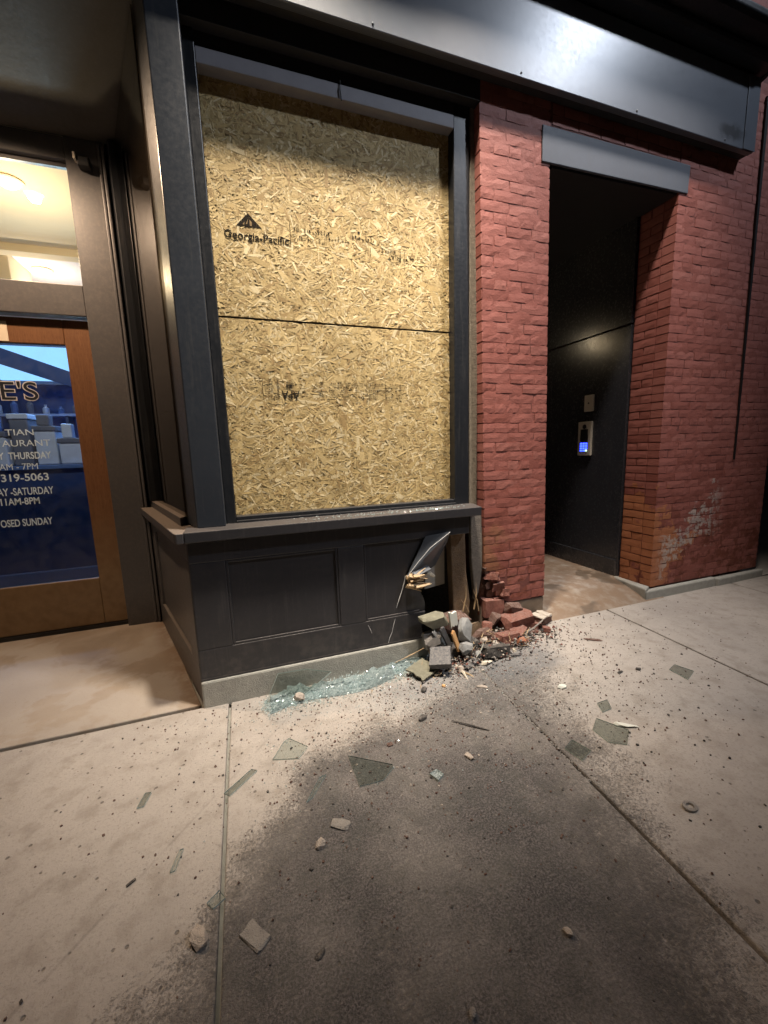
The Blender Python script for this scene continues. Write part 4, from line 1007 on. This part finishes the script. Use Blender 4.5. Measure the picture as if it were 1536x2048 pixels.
board('panel_scrap', 1.155, 2.53, (.15, .05, .008), 'bent_metal', 'grey paint scrap lying on the broken timber', 'scrap', 30, base=.655, tilt=(R(25), R(-14), R(10)))
chunk('wood_chip', 1.25, 2.57, (.035, .03, .075), 'pale_splinter', 'pale green-white splinter below the bent sheet', 'splinter', 31, base=.61, tilt=(0, R(-50), 0), blocky=.5)
board('pale_board', 1.07, 2.36, (.18, .15, .012), 'plaster_clump', 'flat olive board scrap with torn cream edge by the glass', 'board', 32, base=.02, tilt=(R(10), R(-4), R(25)), ragged=.3)
chunk('wood_chip', 1.16, 2.31, (.06, .04, .03), 'pale_splinter', 'cream torn edge chip at the olive scrap corner', 'chip', 33, blocky=.3)
chunk('wood_chip', 1.14, 2.18, (.03, .02, .02), 'orange_wood', 'tiny orange chip below the square slate board', 'chip', 34, blocky=.5)
stick('wood_splinter', [(1.30, 2.31, .055), (1.32, 2.24, .03), (1.315, 2.17, .012)], [.004, .010, .003], 'pale_splinter', 'curved straw coloured splinter in front of the heap', 'splinter')
stick('wood_splinter', [(1.32, 2.25, .03), (1.36, 2.20, .02), (1.37, 2.12, .012)], [.006, .004, .002], 'raw_wood', 'forked tan splinter beside the curved one', 'splinter')
stick('wood_splinter', [(.92, 2.50, .05), (1.05, 2.48, .10), (1.17, 2.45, .16)], [.002, .004, .002], 'raw_wood', 'thin twig-like splinter leaning over the kerb base', 'splinter')
stick('wood_splinter', [(1.13, 2.47, .25), (1.15, 2.45, .17), (1.165, 2.44, .10)], [.004, .007, .003], 'raw_wood', 'tan splinter hanging below the greenish clump', 'splinter')
stick('metal_rod', [(1.93, 2.40, .11), (2.06, 2.42, .145), (2.15, 2.44, .175)], .006, 'rubble_grey', 'thin grey rod from the orange nugget to the coated brick', 'rod')
stick('wire_scrap', [(1.46, 2.30, .08), (1.49, 2.29, .13), (1.51, 2.29, .175)], .004, 'white_chip', 'short white wire end sticking up from the heap', 'wire')
for i, (p, q) in enumerate((((1.62, 2.59, .30), (1.63, 2.58, .55)), ((1.58, 2.60, .28), (1.50, 2.58, .40)), ((1.66, 2.59, .28), (1.60, 2.57, .47)), ((1.52, 2.585, .30), (1.54, 2.57, .52)))):
    stick('stud_splinter', [p, ((p[0]+q[0])/2+.01, p[1]-.01, (p[2]+q[2])/2), q], [.006, .005, .001], 'raw_wood',
          ['long upright splinter between stud and plaster', 'short splinter bent left across the stud', 'slanted splinter at the plaster foot', 'upright splinter on the stud face'][i], 'splinter')

# --- loose pieces across the pavement
L_ = [('stone_chunk', -.244, 1.228, (.062, .105, .045), 'rubble_pale', 'pale pointed stone at lower left beside the dark stain', 'stone', 40, .4, 35),
      ('mortar_slab', -.076, 1.176, (.075, .12, .016), 'rubble_grey', 'flat grey mortar slab lying in the dark stain', 'mortar lump', 41, .85, 40),
      ('stone_chunk', .179, 1.404, (.055, .05, .04), 'rubble_pale', 'small knobbly cream stone above the flat mortar slab', 'stone', 42, .25, 10),
      ('stone_chunk', .274, 1.464, (.12, .06, .020), 'rubble_grey', 'thin broken grey flake at the stain edge', 'stone', 43, .6, -30),
      ('stone_chunk', .974, 1.589, (.045, .075, .03), 'rubble_pale', 'cream leaf-shaped stone mid stain', 'stone', 44, .35, 25),
      ('stone_chunk', .866, .827, (.028, .045, .03), 'rubble_pale', 'lone pale pebble at lower right of the stain', 'stone', 45, .3, 15),
      ('stone_chunk', .483, .771, (.030, .032, .022), 'rubble_grey', 'grey pebble at the bottom edge of the picture', 'stone', 46, .4, 0),
      ('stone_chunk', 1.763, 1.811, (.075, .045, .028), 'white_chip', 'white shell-like chip right of the grey dust', 'chip', 48, .3, -20),
      ('plastic_scrap', 1.799, 1.409, (.16, .035, .02), 'white_chip', 'long white scrap beside the right-hand glass pieces', 'scrap', 49, .7, -42),
      ('leaf_scrap', 2.361, 2.154, (.16, .05, .012), 'brick_brown', 'curled brown leaf in front of the doorway', 'leaf', 50, .5, -35),
      ('charred_bit', .877, 1.945, (.08, .05, .03), 'charred', 'jagged black bit in front of the heap', 'scrap', 51, .3, 15),
      ('charred_bit', 1.00, 2.19, (.07, .05, .035), 'charred', 'jagged black bit beside the shattered glass end', 'scrap', 52, .3, 50),
      ('charred_bit', -.50, 1.515, (.045, .012, .010), 'charred', 'short black stick on the left clean slab', 'scrap', 53, .8, 35),
      ('charred_bit', 2.172, 1.76, (.06, .025, .015), 'charred', 'black crumb on the right slab nearer the heap', 'scrap', 54, .3, 10),
      ('charred_bit', 2.30, 1.736, (.05, .035, .02), 'charred', 'black crumb on the right slab by the grey glass', 'scrap', 55, .3, -30),
      ('leaf_scrap', -1.40, 3.03, (.07, .06, .012), 'charred', 'dark dry leaf on the entry floor at far left', 'leaf', 56, .4, 20),
      ('charred_bit', .113, 1.055, (.05, .03, .012), 'charred', 'dark flake right of the flat mortar slab', 'scrap', 57, .4, 30),
      ('stone_chunk', .63, 1.82, (.05, .035, .02), 'brick_brown', 'brown crumb between the black bit and the glass', 'stone', 58, .3, 0),
      ('stone_chunk', 1.35, 2.06, (.10, .03, .02), 'rubble_pale', 'pale elongated chip on the grey dust', 'chip', 59, .4, -40)]
for (nm, x, y, s, mt, lab, cat, seed, bl, rz) in L_:
    chunk(nm, x, y, tuple(v*.80 for v in s), mt, lab, cat, seed, tilt=(0, 0, R(rz)), blocky=bl)
stick('twig', [(1.02, 1.86, .010), (1.10, 1.78, .012), (1.17, 1.71, .010)], [.003, .005, .003], 'charred', 'thin dark twig on the stain right of the black bit', 'twig')
# metal ring on the right slab
rg = MB(); n = 22; rv = []
for i in range(n):
    a = 2*math.pi*i/n
    for (rr, h) in ((.052, .0), (.050, .008), (.027, .009), (.024, .0)): rv.append((rr*math.cos(a), rr*.85*math.sin(a), h))
rf = [(i*4+k, i*4+(k+1) % 4, ((i+1) % n)*4+(k+1) % 4, ((i+1) % n)*4+k) for i in range(n) for k in range(4)]
rv = [(v[0]*.58, v[1]*.58, v[2]) for v in rv]
rg.add(rv, rf); o = link('metal_washer', rg.mesh('metal_washer'), 'rubble_grey', None, 'round grey washer ring on the right slab', 'washer'); o.location = (1.636, .97, zg(1.636)+.001)

# --- glass
shard([(.024, 1.931), (.10, 2.055), (.135, 2.075), (.231, 1.96), (.167, 1.885)], 'five-sided clear glass shard left of the stain', 'shard_clear')
shard([(.151, 1.611), (.243, 1.743), (.281, 1.751), (.187, 1.63)], 'long narrow glass sliver pointing at the viewer', 'shard_clear')
shard([(.39, 1.84), (.605, 1.683), (.60, 1.66), (.52, 1.600), (.391, 1.607)], 'dark green-grey glass shard on the stain', 'shard_glass')
shard([(2.464, 1.665), (2.56, 1.695), (2.595, 1.581), (2.457, 1.528)], 'grey rectangular glass piece alone on right slab', 'shard_glass')
shard([(1.631, 1.474), (1.72, 1.53), (1.80, 1.37), (1.70, 1.30), (1.63, 1.36)], 'large dark glass piece beside the long white scrap', 'shard_glass')
shard([(1.812, 1.606), (1.891, 1.601), (1.847, 1.528), (1.777, 1.53)], 'small glass piece above the large dark one', 'shard_glass')
shard([(1.42, 1.44), (1.50, 1.47), (1.53, 1.36), (1.44, 1.33)], 'small square glass piece on the joint right of stain', 'shard_glass')
shard([(-.372, 1.493), (-.345, 1.588), (-.330, 1.590), (-.352, 1.495)], 'thin glass strip on the left slab', 'shard_clear')
shard([(-.556, 1.859), (-.535, 1.95), (-.505, 1.945), (-.525, 1.862)], 'narrow grey glass strip at far left slab', 'shard_glass')
shard([(-.20, 1.80), (-.06, 1.92), (-.03, 1.90), (-.17, 1.775)], 'glass strip lying across the left joint', 'shard_glass')
shard([(-.235, 1.335), (-.19, 1.37), (-.165, 1.33), (-.21, 1.305)], 'small glass bit at the lower end of the left joint', 'shard_clear')
shard([(.73, 1.56), (.78, 1.575), (.80, 1.53), (.755, 1.505)], 'bright glass fragment right of the dark green shard', 'crumb_glass', .012)
# pane piece leaning on the concrete base
o = shard([(.035, 2.44, .0), (.235, 2.40, .0), (.46, 2.47, .10), (.30, 2.527, .125), (.125, 2.530, .13)], 'large clear pane fragment leaning on the concrete base', 'shard_glass', .006)
# crumpled sheet of shattered safety glass along the base
def crumple():
    nx, ny = 90, 16; vs = []; fs = []
    for i in range(nx+1):
        t = i/nx; x = .06+1.10*t
        yc0 = 2.34+.09*t+.03*math.sin(t*9); wid = (.16 if t < .2 else .13)*(1-.35*abs(t-.5))
        for j in range(ny+1):
            s = j/ny; ed = noise.noise(Vector((x*14, s*3, 1)))*.05+noise.noise(Vector((x*45, s*2, 4)))*.03
            y = yc0-.02+(wid+ed)*s + (.03 if t > .75 else 0)
            xx = x+noise.noise(Vector((s*5, t*20, 7)))*.02
            z = .010+.014*(noise.noise(Vector((x*7, y*7, 3)))+.55)+.007*noise.noise(Vector((x*30, y*30, 5)))+.05*max(0, s-.55)
            z += .045*math.exp(-((t-.72)/.07)**2-((s-.5)/.3)**2)
            if j in (0,) or i in (0, nx): z = .004
            vs.append((xx, min(y, 2.527), max(.004, z)))
    for i in range(nx):
        for j in range(ny): a = i*(ny+1)+j; fs.append((a, a+ny+1, a+ny+2, a+1))
    me = bpy.data.meshes.new('shattered_sheet'); c = Vector((.6, 2.4, 0)); me.from_pydata([tuple(Vector(v)-c) for v in vs], [], fs)
    o = link('shattered_glass', me, 'crazed_glass', None, 'crumpled teal sheet of shattered safety glass along the concrete base', 'broken glass'); o.location = c
    sd = o.modifiers.new('solid', 'SOLIDIFY'); sd.thickness = .005
crumple()
chunk('stone_chunk', .235, 2.38, (.075, .06, .05), 'rubble_pale', 'crumbly pale lump on the left end of the shattered sheet', 'stone', 70, base=.02, blocky=.3)
def scatter(name, n, fn, smin, smax, mt, label, seed, cubic=True):
    rn = random.Random(seed); vs = []; fs = []
    k = 0
    while k < n:
        x, y, z = fn(rn)
        s = smin*(smax/smin)**rn.random(); k += 1
        a = rn.uniform(0, 6.28); q = Matrix.Rotation(a, 3, 'Z') @ Matrix.Rotation(rn.uniform(-.6, .6), 3, 'X') @ Matrix.Rotation(rn.uniform(-.6, .6), 3, 'Y')
        dx, dy, dz = s*rn.uniform(.5, 1), s*rn.uniform(.5, 1), s*rn.uniform(.3, .8); b = len(vs)
        for cx in (-1, 1):
            for cy in (-1, 1):
                for cz in (-1, 1):
                    p = q @ Vector((cx*dx*rn.uniform(.6, 1), cy*dy*rn.uniform(.6, 1), cz*dz*rn.uniform(.6, 1))); vs.append((x+p.x, y+p.y, z+dz*.8+p.z))
        fs += [tuple(b+i for i in f) for f in ((0, 1, 3, 2), (4, 6, 7, 5), (0, 4, 5, 1), (2, 3, 7, 6), (0, 2, 6, 4), (1, 5, 7, 3))]
    me = bpy.data.meshes.new(name); me.from_pydata(vs, [], fs)
    return link(name, me, mt, None, label, name.split('_')[-1], None, 'stuff')
def near_heap(rn):
    while True:
        x, y = rn.gauss(1.05, .62), 2.52-abs(rn.gauss(0, .38))
        if y > .6 and -.6 < x < 3.4 and y < 2.52: return x, y, zg(x)
def wide(rn):
    while True:
        x, y = rn.gauss(1.2, .85), 2.5-abs(rn.gauss(0, .75))
        if y > .45 and -.9 < x < 4.5 and y < 2.52: return x, y, zg(x)
scatter('glass_crumbs', 2600, near_heap, .0014, .0055, 'crumb_glass', 'tiny glass crumbs strewn over the pavement', 1)
scatter('dark_grit', 2600, wide, .0012, .0065, 'brick_brown', 'dark brick grit strewn over the pavement', 2)
scatter('black_grit', 900, wide, .0015, .0075, 'charred', 'black crumbs strewn over the pavement', 3)
scatter('pale_grit', 1400, near_heap, .0012, .0065, 'rubble_pale', 'pale mortar grit strewn before the heap', 4)
def heap(rn):
    x, y = rn.gauss(1.62, .30), 2.42+rn.gauss(0, .09); h = max(0, .09-abs(x-1.6)*.14)
    return x, min(y, 2.56), zg(x)+h*rn.random()
scatter('heap_rubble', 700, heap, .0025, .013, 'rubble_grey', 'grey rubble crumbs filling the heap', 5)
scatter('heap_brick_crumbs', 700, heap, .0025, .014, 'brick_red', 'red brick crumbs filling the heap', 6)
scatter('sill_glass', 700, lambda rn: (min(1.55, max(.25, rn.triangular(.2, 1.6, 1.35))), rn.uniform(2.53, 2.63), 1.116), .0028, .008, 'crumb_glass', 'glass crumbs lying along the window sill', 7)

def on_sheet(rn):
    t = rn.random(); x = .03+1.2*t+rn.gauss(0, .02); return x, 2.34+.09*t+min(.16, rn.gauss(.06, .055))*(1-.3*abs(t-.5)), .004+.025*rn.random()**2
scatter('sheet_glass_crumbs', 5200, on_sheet, .0022, .0075, 'crumb_glass', 'teal glass crumbs heaped along the concrete base', 8)
scatter('heap_dark_crumbs', 620, heap, .0025, .014, 'charred', 'black crumbs filling the heap', 9)
scatter('heap_pale_crumbs', 160, heap, .003, .011, 'mortar_white', 'cream mortar crumbs filling the heap', 10)
def splint(rn):
    x, y = rn.gauss(1.5, .28), 2.40+rn.gauss(0, .09); h = max(0, .17-abs(x-1.55)*.25)
    return x, min(y, 2.55), zg(x)+h*rn.random()+.01
sp = MB(); rn = random.Random(77)
for i in range(90):
    x, y, z = splint(rn); a = rn.uniform(0, 6.28); e = rn.uniform(-.2, .7); L = rn.uniform(.02, .075)
    sp.tube([(x, y, z), (x+math.cos(a)*L*math.cos(e), y+math.sin(a)*L*math.cos(e)*.7, max(.004, z+math.sin(e)*L))], [rn.uniform(.0015, .004), .0008], 4)
link('heap_splinters', sp.mesh('heap_splinters'), 'raw_wood', None, 'small pale wood splinters strewn through the heap', 'splinters', None, 'stuff')
# bricks left ragged where the pier foot was knocked away: parts of the pier
rb = random.Random(15)
for i, (x, y, z, sx, sz, mt) in enumerate(((1.765, 2.655, .60, .10, .055, 'brick_brown'), (1.80, 2.640, .535, .13, .06, 'brick_red'), (1.79, 2.665, .47, .12, .06, 'brick_brown'),
        (1.86, 2.635, .455, .12, .06, 'brick_red'), (1.83, 2.66, .40, .13, .06, 'brick_brown'), (1.91, 2.635, .385, .10, .055, 'brick_red'), (1.86, 2.655, .335, .14, .06, 'brick_red'), (1.75, 2.70, .40, .10, .14, 'brick_brown'), (1.755, 2.70, .54, .08, .12, 'brick_brown'))):
    o = link('broken_brick', chunk_mesh(sx*1.1, .10, sz*1.1, 300+i, .9), mt, BROKEN_PIER); o.location = Vector((x, y, z))-world_loc(BROKEN_PIER); o.rotation_euler = (rb.uniform(-.2, .2), rb.uniform(-.15, .15), rb.uniform(-.3, .3))

for i, (nm, x, y, z, sz_, mt, lab, cat, tl) in enumerate((
        ('brick_chunk', 1.92, 2.44, None, (.15, .10, .06), 'brick_red', 'flat red brick end behind the orange nugget', 'brick', (R(12), R(-8), R(30))),
        ('brick_chunk', 1.74, 2.46, .05, (.13, .10, .07), 'brick_brown', 'dark snapped brick behind the red half brick', 'brick', (R(-15), R(14), R(-25))),
        ('brick_chunk', 1.68, 2.28, None, (.06, .045, .035), 'brick_red', 'small red brick corner in front of the black block', 'brick', (R(5), R(10), R(50))),
        ('brick_chunk', 2.16, 2.40, None, (.07, .045, .035), 'brick_red', 'small red brick corner on the ramp edge below the coated brick', 'brick', (0, R(8), R(-35))),
        ('slate_board', 1.43, 2.30, .02, (.17, .05, .02), 'slate_board', 'dark narrow board strip lying before the grey lump', 'board', (R(10), R(-12), R(18))),
        ('slate_board', 1.74, 2.24, None, (.10, .03, .014), 'slate_board', 'short dark strip lying on the grey dust', 'board', (0, R(4), R(-12))),
        ('wood_chip', 1.78, 2.30, None, (.05, .022, .014), 'pale_splinter', 'cream chip at the right end of the black block', 'chip', (0, 0, R(70))),
        ('rubble_lump', 1.50, 2.33, .06, (.07, .06, .05), 'grey_shred', 'light grey lump left of the black block', 'rubble', (0, R(20), R(15))))):
    chunk(nm, x, y, sz_, mt, lab, cat, 500+i, base=z, tilt=tl, blocky=.88 if nm != 'rubble_lump' else .5)

def in_joint(rn):
    y = 2.5-abs(rn.gauss(0, .45)); y = max(1.25, y); x = 1.325+.055*y+rn.gauss(0, .006+.012*max(0, y-1.7))
    return x, y, zg(x)-.010
scatter('joint_grit', 1500, in_joint, .003, .0085, 'rubble_grey', 'grey grit packed into the pavement joint before the heap', 14)
